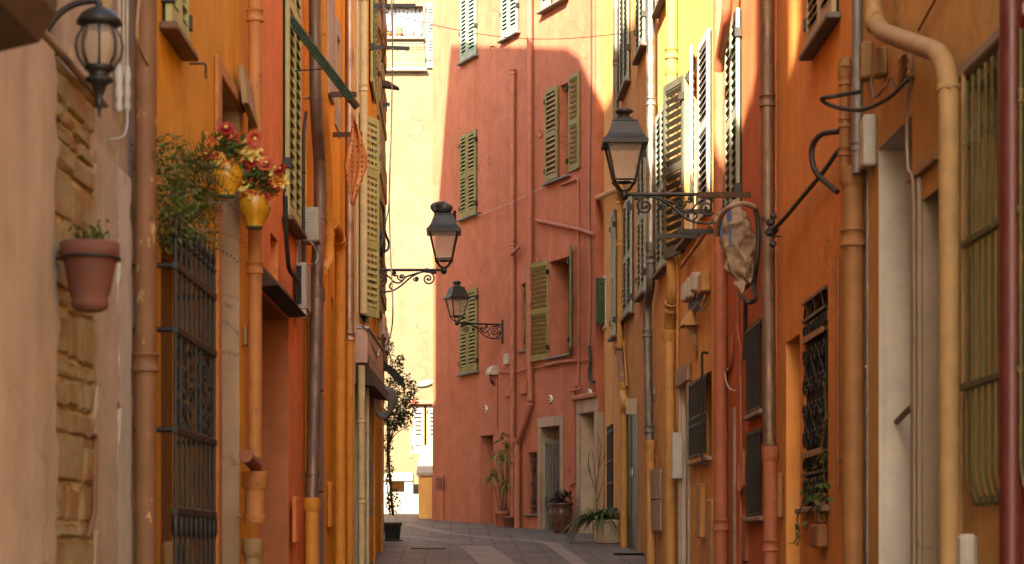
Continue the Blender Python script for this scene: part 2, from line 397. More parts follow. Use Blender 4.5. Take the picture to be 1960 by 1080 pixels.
# ------------------------------------------------------------------ builders
def hole(W, pl, pr, pz, yt, yb, d=.25, out=0.0, bottom=None, mat=None):
    a, b, z0, z1 = W.rect(pl, pr, pz, yt, yb, out)
    if bottom is not None: z0 = bottom
    return dict(x0=a, x1=b, z0=z0, z1=z1, d=d, mat=mat)
def house(name, label, cat, W, x0, x1, zt, holes, mat, depth=4.5, zb=-4.0, reveal=None, top=None, group=None, sides=True):
    xm = (x0 + x1) / 2
    h = thing(name, label, cat, W, (xm, 0, W.gz(xm)), group)
    g = G(); mats = [mat, reveal or mat]
    for q in holes:
        if q.get('mat'): mats.append(q['mat']); q['mi'] = len(mats) - 1
    xs = sorted({x0, x1, *[v for q in holes for v in (q['x0'], q['x1'])]}); zs = sorted({zb, zt, *[v for q in holes for v in (q['z0'], q['z1'])]})
    for i in range(len(xs) - 1):
        for j in range(len(zs) - 1):
            cx, cz = (xs[i] + xs[i+1]) / 2, (zs[j] + zs[j+1]) / 2
            if any(q['x0'] < cx < q['x1'] and q['z0'] < cz < q['z1'] for q in holes): continue
            g.add([(xs[i],0,zs[j]),(xs[i+1],0,zs[j]),(xs[i+1],0,zs[j+1]),(xs[i],0,zs[j+1])], [(0,1,2,3)])
    for q in holes:
        a, b, c, d, e = q['x0'], q['x1'], q['z0'], q['z1'], q['d']
        g.mi = q.get('mi', 1 if reveal else 0)
        g.add([(a,0,c),(a,e,c),(a,e,d),(a,0,d)], [(0,1,2,3)]); g.add([(b,0,c),(b,0,d),(b,e,d),(b,e,c)], [(0,1,2,3)])
        g.add([(a,0,d),(a,e,d),(b,e,d),(b,0,d)], [(0,1,2,3)]); g.add([(a,0,c),(b,0,c),(b,e,c),(a,e,c)], [(0,1,2,3)])
        g.mi = 0
    g.add([(x0,0,zb),(x0,0,zt),(x0,depth,zt),(x0,depth,zb)], [(0,1,2,3)])
    g.add([(x1,0,zb),(x1,depth,zb),(x1,depth,zt),(x1,0,zt)], [(0,1,2,3)])
    g.add([(x0,depth,zb),(x0,depth,zt),(x1,depth,zt),(x1,depth,zb)], [(0,1,2,3)])
    g.done('wall', mats, parent=h)
    if top:
        pg = G()
        pts = [(x0, zt)] + [(a, z) for a, z in top] + [(x1, zt)]
        pg.prism(pts, 0, .4); pg.done('parapet', mat, parent=h)
    r = G(); r.box(x0, x1, .42 if top else -.22, depth, zt + .004, zt + .16); r.done('roof', M['rooftile'], parent=h)
    return h
def panel(h, name, q, mat, y=None, t=.05, inset=0.0):
    g = G(); y = q['d'] - .005 if y is None else y
    g.box(q['x0'] + inset, q['x1'] - inset, y - t, y + .03, q['z0'] + .004, q['z1'] - .004, .004)
    return g.done(name, mat, parent=h)
def leafgeo(g, w, h, t=.034, pitch=.062, rails=(.5,), st=.055):
    """one louvred leaf, hinge edge at x=0"""
    g.box(0, st, -t, 0, 0, h, .004); g.box(w - st, w, -t, 0, 0, h, .004)
    cuts = [0.0] + list(rails) + [1.0]
    rl = [(0, .10)] + [(h*c - .045, h*c + .045) for c in rails] + [(h - .075, h)]
    for a, b in rl: g.box(st, w - st, -t*.92, -t*.06, a, b)
    for i in range(len(rl) - 1):
        a, b = rl[i][1], rl[i+1][0]; n = max(1, round((b - a) / pitch))
        for k in range(n):
            z = a + (b - a) * (k + .5) / n; hh = min(.026, pitch * .42)
            y0, y1 = -t*.98, -t*.1
            g.add([(st,y0,z-hh),(w-st,y0,z-hh),(w-st,y1,z+hh-.008),(st,y1,z+hh-.008),(st,y0,z-hh+.009),(w-st,y0,z-hh+.009),(w-st,y1,z+hh),(st,y1,z+hh)],
                  [(0,3,2,1),(4,5,6,7),(0,1,5,4),(2,3,7,6),(1,2,6,5),(3,0,4,7)])
def shutter(par, x, z0, w, h, ang, mat, right=False, y=-.018, **k):
    """leaf hinged at x; ang degrees open; right = hinge on the right edge"""
    g = G()
    if right: g.T = Matrix.Translation((x, y, z0)) @ Matrix.Rotation(R(ang), 4, 'Z') @ Matrix.Translation((-w, 0, 0))
    else: g.T = Matrix.Translation((x, y, z0)) @ Matrix.Rotation(-R(ang), 4, 'Z')
    leafgeo(g, w, h, **k)
    g.T = None
    s = g.done('shutter', mat, parent=par)
    for f in (.12, .88):
        hg = G(); hg.box(x - .018, x + .018, y - .05, y + .016, z0 + h*f - .04, z0 + h*f + .04, .004)
        hg.done('hinge', M['iron'], parent=par)
    return s
def sillgeo(par, a, b, z, t=.04, d=.09, mat='slate', e=.07):
    g = G(); g.box(a - e, b + e, -d, -.002, z - t, z, .008); return g.done('sill', M[mat], parent=par)
def closed_window(h, W, pl, pr, pz, yt, yb, mat, leaves=2, sill='slate', pitch=.062, rails=(.5,), out=0.0, reveal=True, ajar=0):
    a, b, z0, z1 = W.rect(pl, pr, pz, yt, yb, out)
    g = G(); g.box(a + .01, b - .01, -.010, -.003, z0 + .01, z1 - .01)
    w = g.done('window', M['dark'], parent=h)
    n = leaves; lw = (b - a) / n
    if n == 2:
        shutter(w, a, z0, lw - .003, z1 - z0, ajar, mat, False, pitch=pitch, rails=rails)
        shutter(w, b, z0, lw - .003, z1 - z0, ajar*.6, mat, True, pitch=pitch, rails=rails)
    else: shutter(w, a, z0, lw, z1 - z0, ajar, mat, False, pitch=pitch, rails=rails)
    if sill: sillgeo(w, a, b, z0 - .006, mat=sill)
    return w
def path_at(P, z):
    for a, b in zip(P, P[1:]):
        if (a.z - z) * (b.z - z) <= 0 and abs(a.z - b.z) > 1e-6:
            t = (a.z - z) / (a.z - b.z); return a.lerp(b, t), (b - a).normalized()
    return None
def pipe(label, W, segs, out=.09, collars=(), clamps=(), name='downpipe', cat='downpipe', n=14, group=None, bend=.12, grooves=0):
    """segs: list of (material key, width in px, [(px, py | 'g'), ...]); all lie OUT in front of the wall"""
    allp = []
    for mk, wpx, pts in segs:
        L = []
        for p in pts:
            o = p[2] if len(p) > 2 else out
            v = W.at(p[0], 1000 if p[1] == 'g' else p[1], o)
            if p[1] == 'g': v.z = W.gz(v.x) - .02
            L.append(v)
        allp.append((mk, W.px(wpx / 2, pts[0][0], out), L))
    low = min((v for _, _, L in allp for v in L), key=lambda v: v.z)
    t = thing(name, label, cat, W, low, group)
    PP = []
    for i, (mk, r, L) in enumerate(allp):
        P = fillet(L, bend, 6) if len(L) > 2 else L
        g = G(); g.tube(P, r, n); 
        g.done('pipe' if i == 0 else 'lower_pipe', M[mk], parent=t); PP.append((mk, r, P))
        if i: g = G(); top = max(P[:1] + P[-1:], key=lambda v: v.z); g.tube([top + Vector((0,0,.03)), top - Vector((0,0,.06)), top - Vector((0,0,.09))], [r*1.28, r*1.28, r*1.02], n); g.done('collar', M[mk], parent=t)
    for kind, ys in (('collar', collars), ('clamp', clamps)):
        for py in ys:
            px = segs[0][2][0][0]
            for mk, r, P in PP:
                zs = [v.z for v in P]
                # the height of this mark at the pipe's own depth
                pt = None
                for a, b in zip(P, P[1:]):
                    for k in range(9):
                        q = a.lerp(b, k / 8); w = W.world(q); y = CY - w.z / w.y * F
                        if pt is None or abs(y - py) < pt[0]: pt = (abs(y - py), q, (b - a).normalized())
                if pt and pt[0] < 14:
                    _, c, d = pt; g = G()
                    if kind == 'collar':
                        u = r * .55
                        g.tube([c - d*u*1.6, c - d*u*1.5, c - d*u*1.2, c - d*u*1.1, c + d*u*1.1, c + d*u*1.2, c + d*u*1.5, c + d*u*1.6], [r*1.05, r*1.24, r*1.24, r*1.13, r*1.13, r*1.24, r*1.24, r*1.05], n)
                        g.done('collar', M[mk], parent=t)
                    else:
                        g.tube([c - d*.014, c + d*.014], r*1.12, n); g.tube([c, Vector((c.x, -.0, c.z))], .008, 6)
                        g.tube([c + Vector((-r*1.2, 0, 0)), c + Vector((r*1.35, -.01, 0))], .011, 6)
                        g.done('clamp', M[mk], parent=t)
                    break
    return t
def sbox(name, label, cat, W, pxw, thpx, length, yt, yb, mat, b=.012, group=None, parts=True, off=0.0):
    """box on a side wall: its camera-side end touches the wall at px PXW, stands THPX pixels out, runs LENGTH away"""
    left = W.u.y > 0
    p = W.at(pxw, yt); z1 = p.z; z0 = W.at(pxw, yb).z; th = W.px(thpx, pxw)
    x0 = p.x; x1 = p.x + (length if left else -length); 
    t = thing(name, label, cat, W, ((x0 + x1)/2, -th/2, z0), group)
    g = G(); g.box(x0, x1, -th - off, -.002 - off, z0, z1, b); g.done('case', M[mat], parent=t)
    return t, (min(x0, x1), max(x0, x1), th, z0, z1)
def cable(name, label, cat, W, pts, r, mat, group=None, smooth=True, n=6):
    P = [W.at(*p) if len(p) == 3 else W.at(p[0], p[1], .03) for p in pts]
    g = G(); g.tube(spline(P, 6) if smooth and len(P) > 2 else P, r, n)
    return g.done(name, M[mat], W, base=min(P, key=lambda v: v.z), label=label, cat=cat, group=group)
def spiral(c, r, a0, turns, sgn=1, k=26, rin=.12):
    out = []
    for i in range(k + 1):
        t = i / k; rr = r * (1 - (1 - rin) * t); a = a0 + sgn * turns * 2 * math.pi * t
        out.append((c[0] + rr * math.cos(a), c[1] + rr * math.sin(a)))
    return out
def lamp(label, W, px, py, arm, s=1.0, hood=False, plate_below=True):
    """street lantern on a scrolled wall bracket; arm runs straight out of the wall"""
    b = W.at(px, py); x, z = b.x, b.z
    t = thing('wall_lamp', label, 'street lamp', W, b)
    I = M['iron']
    g = G(); g.tube([(x, 0, z), (x, -arm, z)], .017*s, 10)
    for u in (.12, .78): g.tube([(x, -arm*u - .012, z), (x, -arm*u + .012, z)], .026*s, 10)
    g.blob((x, -arm, z - .005), (.042*s, .042*s, .05*s)); g.done('bracket_arm', I, parent=t)
    g = G(); g.box(x - .02, x + .02, -.03, -.001, z - .36*s, z + .10*s, .006); g.done('wall_plate', I, parent=t)
    g = G(); A = arm
    def P(L): return [(x, -u, z - w) for u, w in L]
    def sp(u, w, r, a, n, sg=1):
        g.tube(P([(p, q) for p, q in spiral((u, w), r, a, n, sg)]), .010*s, 6)
        e = spiral((u, w), r, a, n, sg)[-1]; g.blob((x, -e[0], z - e[1]), (.016*s, .018*s, .018*s), 6, 5)
    sp(A*.80, .105*s, .082*s, 4.4, 1.75, 1); sp(A*.645, .105*s, .034*s, 3.3, 1.4, -1)
    sp(A*.455, .085*s, .05*s, 3.6, 1.5, -1); sp(A*.365, .04*s, .034*s, 0.6, 1.3, 1)
    sp(A*.20, .125*s, .088*s, 4.6, 1.7, -1); sp(A*.075, .15*s, .05*s, 0, 1.4, 1); sp(A*.885, .035*s, .022*s, 2.4, 1.1, 1)
    for L in ([(A*.87, .03*s), (A*.80, .022*s), (A*.70, .03*s), (A*.58, .085*s), (A*.46, .18*s), (A*.35, .245*s), (A*.22, .265*s), (A*.10, .26*s), (.012, .235*s)],
              [(.012, .07*s), (A*.10, .04*s), (A*.20, .036*s), (A*.29, .08*s), (A*.36, .145*s), (A*.44, .15*s), (A*.51, .085*s), (A*.60, .055*s), (A*.68, .03*s)],
              [(A*.34, .24*s), (A*.30, .20*s), (A*.33, .15*s), (A*.37, .14*s)],
              [(A*.16, .262*s), (A*.14, .235*s), (A*.09, .215*s), (.012, .13*s)]):
        g.tube(spline(P(L), 6), .0105*s, 6)
    g.done('scrollwork', I, parent=t)
    # lantern
    cy = -arm; q = lambda v: v * s
    hb, ht, zb, zt = q(.095), q(.165), z + q(.125), z + q(.45)
    g = G()
    cor = [(-1, -1), (1, -1), (1, 1), (-1, 1)]
    for i, j in cor: g.tube([(x + i*hb, cy + j*hb, zb), (x + i*ht, cy + j*ht, zt)], q(.012), 6)
    for hw, zz in ((hb, zb), (ht, zt)):
        for k in range(4):
            a, c = cor[k], cor[(k+1) % 4]; g.tube([(x + a[0]*hw, cy + a[1]*hw, zz), (x + c[0]*hw, cy + c[1]*hw, zz)], q(.011), 6)
    for i, j in cor: g.tube(spline([(x, cy, z + q(.02)), (x + i*q(.05), cy + j*q(.05), z + q(.05)), (x + i*q(.075), cy + j*q(.075), z + q(.09)), (x + i*hb*1.1, cy + j*hb*1.1, zb)], 4), q(.011), 6)
    g.lathe((x, cy, zb - q(.03)), [(q(.02), 0), (q(.06), .006), (q(.065), q(.02))], 12)
    fr = g.done('lantern_frame', I, parent=t)
    for k in range(4):
        a, c = cor[k], cor[(k+1) % 4]; e = .94
        pg = G(); pg.add([(x + a[0]*hb*e, cy + a[1]*hb*e, zb+.008), (x + c[0]*hb*e, cy + c[1]*hb*e, zb+.008), (x + c[0]*ht*e, cy + c[1]*ht*e, zt-.008), (x + a[0]*ht*e, cy + a[1]*ht*e, zt-.008)], [(0,1,2,3)])
        pg.done('glass_pane', M['glass'], parent=t)
    g = G(); w = math.sqrt(2)
    prof = [(q(.205)*w, z + q(.44)), (q(.207)*w, z + q(.472)), (q(.185)*w, z + q(.49)), (q(.158)*w, z + q(.53)), (q(.115)*w, z + q(.645)), (q(.118)*w, z + q(.652)), (q(.112)*w, z + q(.665)), (q(.07)*w, z + q(.675))]
    g.lathe((x, cy, 0), prof, 4, rot=math.pi/4)
    for ang in (0,): pass
    rf = g.done('lantern_roof', I, parent=t)
    g = G()
    if hood:
        g.blob((x, cy, z + q(.735)), (q(.115), q(.10), q(.085)), 12, 8, .12); g.prism([(x - .09, z + q(.70)), (x + .1, z + q(.70)), (x + .01, z + q(.50))], cy - q(.15), cy - q(.11)); 
        g.tube(spline([(x - .06, cy + .09, z + q(.69)), (x - .02, cy + .13, z + q(.76)), (x, cy + .05, z + q(.80))], 5), q(.03), 8)
        g.done('cap', M['blackp'], parent=rf)
    else:
        g.lathe((x, cy, z), [(q(.095), q(.672)), (q(.09), q(.69)), (q(.055), q(.705)), (q(.05), q(.725)), (q(.085), q(.74)), (q(.088), q(.76)), (q(.05), q(.785)), (q(.012), q(.795))], 18)
        g.done('finial', I, parent=rf)
    return t
def grille_bars(x0, x1, z0, z1, y, nb, r=.008, hor=(.03, .97), flat=True):
    g = G()
    for k in range(nb):
        x = x0 + (x1 - x0) * (k + .5) / nb; g.tube([(x, y, z0), (x, y, z1)], r, 6)
    for f in hor:
        z = z0 + (z1 - z0) * f; g.box(x0 - .01, x1 + .01, y - .006, y + .006, z - .012, z + .012)
    return g
def rosette(g, c, n, L, w, rng, droop=.5, tilt=(.0, .9), up=0.0):
    for i in range(n):
        a = rng.uniform(0, 2*math.pi); t = rng.uniform(*tilt)
        g.leaf(c, (math.cos(a)*math.cos(t), math.sin(a)*math.cos(t), math.sin(t)+up), L*rng.uniform(.7, 1.1), w, droop=droop*rng.uniform(.5, 1.2), seg=3)
def bush(g, c, rad, n, L, rng, fill=.5):
    for i in range(n):
        while True:
            v = Vector((rng.uniform(-1, 1), rng.uniform(-1, 1), rng.uniform(-1, 1)))
            if v.length < 1: break
        if v.length > 0: v = v.normalized() * v.length ** fill
        p = Vector((c[0] + v.x*rad[0], c[1] + v.y*rad[1], c[2] + v.z*rad[2]))
        d = Vector((rng.gauss(0, 1), rng.gauss(0, 1), rng.gauss(0, .8)))
        g.leaf(p, d, L*rng.uniform(.6, 1.3), L*rng.uniform(.4, .6), up=(rng.gauss(0, 1), rng.gauss(0, 1), 1), seg=1)
def potgeo(c, r0, r1, h, rim=.03, n=24):
    g = G(); g.lathe(c, [(r0*.96, 0), (r0, .01), (r1*.93, h - rim*1.6), (r1, h - rim*1.5), (r1*1.04, h - rim*.6), (r1*1.03, h), (r1*.92, h), (r1*.9, h - .03)], n); return g
# ------------------------------------------------------------------ the walls of the lane
WR = Wall((2.25 + .0125*15, 15), (-.0125, -1))       # right side, near half
WO = Wall((2.74 - .0125*25, 25), (.0125, -1))        # right side, far half, turning left
WP = Wall((1.0, 36.45), (.4, -1))                    # brick-pink house closing the view
WL = Wall((-1.75 + .03*15, 15), (.03, 1))            # left side
WF = Wall((-1.03, 26), (0, 1))                       # left side, last house
WB = Wall((-.9, 48), (1, 0))                         # sunlit house at the end
def lx(W, Y): return (Vector((0, Y)) - W.p).dot(W.u) if False else ((Y - W.p.y) / W.u.y)

# ---------------- ground
g = G(); ys = [-40, -10, 0, 10, 20, 30, 40, 60, 120, 400]
for a, b in zip(ys, ys[1:]): g.add([(-150,a,ground(a)),(150,a,ground(a)),(150,b,ground(b)),(-150,b,ground(b))], [(0,1,2,3)])
g.done('ground', M['terrain'], kind='structure')
g = G()
for a, b in zip(range(-10, 46, 4), range(-6, 50, 4)): g.add([(-4,a,ground(a)+.006),(6,a,ground(a)+.006),(6,b,ground(b)+.006),(-4,b,ground(b)+.006)], [(0,1,2,3)])
g.done('street', M['paving'], kind='structure')
def gp(px, py):
    """point of the street seen at a pixel"""
    k = (CY - py) / F; Y = -GR0 / (GRS - k); return Vector(((px - CX)/F*Y, Y, ground(Y) + .012))
def band(pts, w, mat):
    P = spline([gp(*p) for p in pts], 6); g = G(); vs = []
    for i, p in enumerate(P):
        t = (P[min(i+1, len(P)-1)] - P[max(i-1, 0)]).normalized(); n = Vector((t.y, -t.x, 0)).normalized()
        for q in (p - n*w/2, p + n*w/2): vs.append((q.x, q.y, ground(q.y) + .011))
    g.add(vs, [(2*i, 2*i+1, 2*i+3, 2*i+2) for i in range(len(P)-1)]); return g.done('paving_band', M[mat], kind='structure')
band([(775, 1004), (850, 1020), (930, 1030), (1040, 1039), (1075, 1056), (1112, 1082), (1190, 1120)], .2, 'band')
band([(1052, 1041), (1110, 1037), (1180, 1034)], .16, 'band')
band([(770, 1027), (830, 1035), (880, 1041)], .35, 'bandd')
band([(910, 1046.5), (930, 1062), (955, 1084), (990, 1120)], .46, 'band')
g = G()
a, b = gp(788, 1052), gp(852, 1052); Y = a.y
for k in range(18):
    x = a.x + (b.x - a.x) * k / 17; g.box(x - .006, x + .006, Y - .06, Y + .06, ground(Y) + .01, ground(Y) + .022)
for yy in (-.07, .06): g.box(a.x - .01, b.x + .01, Y + yy, Y + yy + .012, ground(Y) + .01, ground(Y) + .022)
g.done('drain_grate', M['rust'], base=(a.x, Y, ground(Y)), label='rusty slotted drain grate set across the dark stone paving', cat='drain')
g = G(); a = gp(1206, 1062); g.box(a.x - .22, a.x + .17, a.y - .22, a.y + .22, a.z - .002, a.z + .012, .004)
g.done('manhole_cover', M['iron'], base=a, label='flat dark iron manhole cover beside the ochre wall', cat='manhole cover')

# ---------------- right side houses
NEAR_R = 13.0
b1, b2, b3, b4 = WR.at(1650, 500).x, WR.at(1487, 500).x, WR.at(1380, 500).x, WO.at(1380, 500).x
b5 = WO.at(1246, 500).x; b6 = WO.at(1135, 500).x - .35
WR1 = WR.shifted(.03)
qd = hole(WR1, 1682, 1746, 1682, 285, 0, .5, bottom=-3, mat=M['white'])
qs = hole(WR1, 1766, 1834, 1766, 384, 0, .4, bottom=-3, mat=M['stone'])
qg = hole(WR1, 1862, 1975, 1862, 170, 965, .25)
h = house('terraced_house', 'sandy orange house with white doorway and mossy window grille nearest on this side', 'house', WR1, b1, NEAR_R, 6.4, [qd, qs, qg], M['beige'], 4.2)
d = panel(h, 'door', qd, M['white'], inset=.0)
d = panel(h, 'door', qs, M['wood'])
d = panel(h, 'window', qg, M['glassd'])
g = G(); x0, x1 = WR1.at(1850, 300, .07).x, qg['x1'] + .1
z0, z1 = WR1.at(1870, 965).z, WR1.at(1870, 165).z
for k in range(9):
    x = x0 + (x1 - x0) * k / 8
    g.tube(fillet([(x, -.07, z1), (x, -.07, z0 + .1), (x, -.03, z0 - .02), (x, -.002, z0 + .03)], .06, 4), .0085, 6)
    g.lathe((x, -.07, z1 - .30), [(.006, 0), (.017, .012), (.006, .024), (.015, .06), (.004, .075)], 8)
for z in (WR1.at(1850, 466, .07).z, WR1.at(1850, 740, .07).z): g.box(x0 - .06, x1, -.085, -.055, z - .016, z + .016, .004)
g.done('window_grille', M['mossg'], parent=h)
g = G(); g.box(qg['x0'] - .12, qg['x1'] + .1, -.06, -.002, qg['z1'] + .05, qg['z1'] + .11, .01); g.done('lintel', M['stone'], parent=h)
g = G(); a = WR1.at(1745, 345).x; zz = WR1.at(1745, 345).z
g.box(a, WR1.at(1800, 300).x, -.03, -.002, zz - .02, zz + .03, .006); g.done('cornice', M['pbeige'], parent=h)
g = G(); a = WR1.at(1752, 420).x; g.box(a, qs['x0'] - .003, -.025, -.002, -3, qs['z1'] + .12, .004); g.done('door_surround', M['stone'], parent=h)

qn = hole(WR, 1505, 1531, 1505, 656, 0, .42, bottom=-3)
qw = hole(WR, 1540, 1585, 1540, 578, 973, .14)
h = house('terraced_house', 'deep orange house with an ornate barred window and trailing ivy', 'house', WR, b2, b1, 6.9, [qn, qw], M['orange'], 4.2)
panel(h, 'door', qn, M['wood'])
w = panel(h, 'window', qw, M['glassd'])
sillgeo(w, qw['x0'], qw['x1'], qw['z0'], mat='stone', d=.06)
g = G(); X0, X1, Z0, Z1 = qw['x0'], qw['x1'], qw['z0'], qw['z1']; yy = -.015; H = Z1 - Z0
for k in range(9): x = X0 + (X1 - X0) * (k + .5) / 9; g.tube([(x, yy + .03, Z0), (x, yy + .03, Z0 + H*.80)], .009, 6)
for f in (.03, .16, .25, .80, .90, .985): g.box(X0, X1, yy - .008, yy + .03, Z0 + H*f - .01, Z0 + H*f + .01)
for f0, f1 in ((.27, .52), (.52, .78), (.04, .15)):
    for k in range(3):
        x = X0 + (X1 - X0) * (k + .5) / 3; rr = (X1 - X0) * .075
        for sgn in (-1, 1):
            for zz, up in ((Z0 + H*f1 - rr, 1), (Z0 + H*f0 + rr, -1)):
                g.tube([(x + sgn*rr + p, yy, zz + q) for p, q in spiral((0, 0), rr, 0 if sgn < 0 else math.pi, 1.3, sgn*up, 16)], .007, 5)
            g.tube(spline([(x + sgn*rr*2, yy, Z0 + H*f0 + rr), (x + sgn*rr*.3, yy, Z0 + H*(f0+f1)/2), (x + sgn*rr*2, yy, Z0 + H*f1 - rr)], 5), .007, 5)
for k in range(7):
    x = X0 + (X1 - X0) * (k + .5) / 7
    for f in (.85, .205): g.tube([(x + p, yy, Z0 + H*f + q) for p, q in spiral((0, 0), .035, 0, 1, 1, 12, .9)], .006, 5)
for k in range(3):
    x = X0 + (X1 - X0) * (k + .5) / 3
    g.tube([(x - .09, yy, Z0 + H*.905), (x, yy, Z1 - .03), (x + .09, yy, Z0 + H*.905)], .008, 5)
g.done('window_grille', M['iron'], parent=w)
for f in (.25, .80): g = G(); g.box(X0 + .06, X1 - .02, yy - .02, yy - .009, Z0 + H*f - .022, Z0 + H*f + .022, .003); g.done('cross_bar', M['pbeige'], parent=w)
closed_window(h, WR, 1557, 1607, 1557, -330, 100, M['taupes'], pitch=.055)

qa = hole(WR, 1438, 1467, 1438, 632, 797, .2); qb = hole(WR, 1446, 1470, 1446, 826, 990, .2)
qb['x0'], qb['x1'] = qa['x0'] + .02, qa['x1'] - .0
h = house('terraced_house', 'tile red house with a red downpipe and black barred windows', 'house', WR.shifted(.015), b3, b2 - .0, 7.4, [qa, qb], M['red'], 4.2)
for q in (qa, qb):
    w = panel(h, 'window', q, M['glassd']); gg = grille_bars(q['x0'], q['x1'], q['z0'], q['z1'], -.03, 7, .010)
    gg.done('window_grille', M['iron'], parent=w); sillgeo(w, q['x0'], q['x1'], q['z0'], mat='stone', d=.05, e=.04)
closed_window(h, WR, 1401, 1424, 1401, 62, 436, M['sage'], pitch=.075)

# ochre pair
qg = hole(WO, 1327, 1362, 1327, 731, 885, .22); qd = hole(WO, 1305, 1319, 1305, 742, 0, .3, bottom=-3, mat=M['white'])
qw = hole(WO, 1310, 1334, 1310, 150, 472, .22)
h = house('terraced_house', 'pale ochre house with open louvred shutters high in the sun', 'house', WO, b5, b4, 8.6, [qg, qd, qw], M['ochre'], 4.2)
w = panel(h, 'window', qg, M['glassd'])
grille_bars(qg['x0'] + .02, qg['x1'] - .02, qg['z0'] + .03, qg['z1'] - .03, -.05, 9, .013, (.02, .42, .52, .98)).done('window_grille', M['iron'], parent=w)
gx = WO.at(1344, 800, .09); g = G(); g.tube(fillet([gx + Vector((.04, .05, .62)), gx + Vector((0, 0, .64)), Vector((gx.x, gx.y, qg['z0'] - .06)), Vector((gx.x + .16, gx.y + .03, qg['z0'] - .09))], .04), .014, 6); g.done('bolt_bar', M['iron'], parent=w)
sillgeo(w, qg['x0'], qg['x1'], qg['z0'], mat='stonep', d=.06)
panel(h, 'door', qd, M['woodg'])
g = G(); z = qd['z1']; a, b = qd['x0'] - .0, qd['x1']
for x0, x1 in ((a - .16, a - .003), (b + .003, b + .16)): g.box(x0, x1, -.035, -.002, -3, z + .003, .006)
g.box(a - .2, b + .2, -.05, -.002, z + .006, z + .2, .012); g.done('door_surround', M['stonep'], parent=h)
w = panel(h, 'window', qw, M['glassd'])
sillgeo(w, qw['x0'], qw['x1'], qw['z0'], mat='slate', d=.1)
hh = qw['z1'] - qw['z0']; lw = .46
shutter(w, qw['x0'], qw['z0'] - .06, .6, hh + .1, 166, M['olive_shade'], False, pitch=.085)
g = G()
shutter(w, qw['x1'] - .35, qw['z0'] - .02, lw, hh + .1, 171, M['whites'], True, pitch=.085)
closed_window(h, WO, 1345, 1363, 1345, 88, 424, M['whites'], pitch=.07, sill=None, leaves=1)
closed_window(h, WO, 1263, 1282, 1263, 225, 527, M['greyg'], pitch=.075)
closed_window(h, WO, 1262, 1281, 1262, -330, 26, M['sage'], pitch=.075)

WO2 = WO.shifted(-.06)
qar = hole(WO2, 1163, 1174, 1163, 818, 985, .06); qdo = hole(WO2, 1202, 1222, 1202, 792, 0, .06, bottom=-3)
h = house('terraced_house', 'deep ochre house with closed louvred shutters and many downpipes', 'house', WO2, b6, b5, 9.6, [qar, qdo], M['ochre2'], 4.2)
qar['z0'] = qar['z0']
w = panel(h, 'window', qar, M['glassd'])
gg = grille_bars(qar['x0'], qar['x1'], qar['z0'], qar['z1'], -.012, 6, .011, (.02, .35, .6, .93)); gg.done('window_grille', M['iron'], parent=w)
d = panel(h, 'door', qdo, M['dgreen']); g = G()
xm = (qdo['x0'] + qdo['x1'])/2; g.box(xm - .03, xm + .03, qdo['d'] - .09, qdo['d'] - .056, 1.0 + WO2.gz(xm), 1.12 + WO2.gz(xm), .01); g.done('handle', M['steel'], parent=d)
g = G()
for x in (qdo['x0'], qdo['x1']): g.box(x - .035, x + .035, -.02, -.002, -3, qdo['z1'] + .03, .005)
g.done('door_frame', M['stone'], parent=h)
for a in ((1198, 1213, 1198, 395, 612), (1226, 1240, 1226, 285, 572), (1174.5, 1181, 1174.5, 412, 648), (1192, 1207, 1192, -300, 186), (1223, 1238, 1223, -330, 117)):
    closed_window(h, WO2, *a, M['greyg'], pitch=.075)
qj = WO2.rect(1150, 1160, 1150, 548, 634)
g = G(); g.box(qj[0], qj[1], -.012, -.002, qj[2], qj[3]); w = g.done('window', M['glassd'], parent=h)
g = G()
for x0, x1, z0, z1 in ((qj[0]-.05, qj[0], qj[2]-.05, qj[3]+.05), (qj[1], qj[1]+.05, qj[2]-.05, qj[3]+.05), (qj[0], qj[1], qj[3], qj[3]+.05), (qj[0], qj[1], qj[2]-.05, qj[2])): g.box(x0, x1, -.022, -.002, z0, z1)
g.done('frame', M['whites'], parent=w)
shutter(w, qj[1], qj[2], .17, qj[3] - qj[2], 112, M['dgreen'], True, pitch=.06)

# ---------------- pink house
def pk(*a, **k): return hole(WP, *a, **k)
q1 = pk(919, 944, 944, 832, 1012, d=.5, bottom=.2); q2 = pk(1037, 1074, 1074, 815, 1017, d=.3, bottom=0.0, mat=M['stone']); q3 = pk(1112, 1140, 1112, 793, 1020, d=.3, bottom=-.2, mat=M['stonep'])
q4 = pk(1010, 1028, 1010, 867, 984, d=.14); q5 = pk(998, 1012, 1012, 540, 668, d=.14)
q6 = pk(1052, 1094, 1052, 502, 685, d=.45); q7 = pk(1072, 1089, 1072, 165, 340, d=.28); q8 = pk(1060, 1084, 1060, -200, 12, d=.2)
h = house('terraced_house', 'brick pink house with olive shutters closing the end of the lane', 'house', WP, WP.at(828, 500).x, WP.at(1139, 500).x, 12.0, [q1, q2, q3, q4, q5, q6, q7, q8], M['pink'], 5)
panel(h, 'door', q1, M['wood'])
d = panel(h, 'door', q2, M['wood'], y=.28)
g = grille_bars(q2['x0'], q2['x1'], q2['z0'], q2['z1'] - .22, .06, 8, .011, (.02, .40, .44, .97)); 
zz = q2['z0'] + (q2['z1'] - .22 - q2['z0']) * .42
for k in range(6):
    x = q2['x0'] + (q2['x1'] - q2['x0']) * (k + .5) / 6
    for s_ in (-1, 1): g.tube([(x + p, .05, zz + s_*.09 + q) for p, q in spiral((0, 0), .05, 0, 1.2, s_, 12)], .008, 5)
g.done('gate', paint('blue_grey_gate', (.07,.09,.085), .5, .2), parent=h)
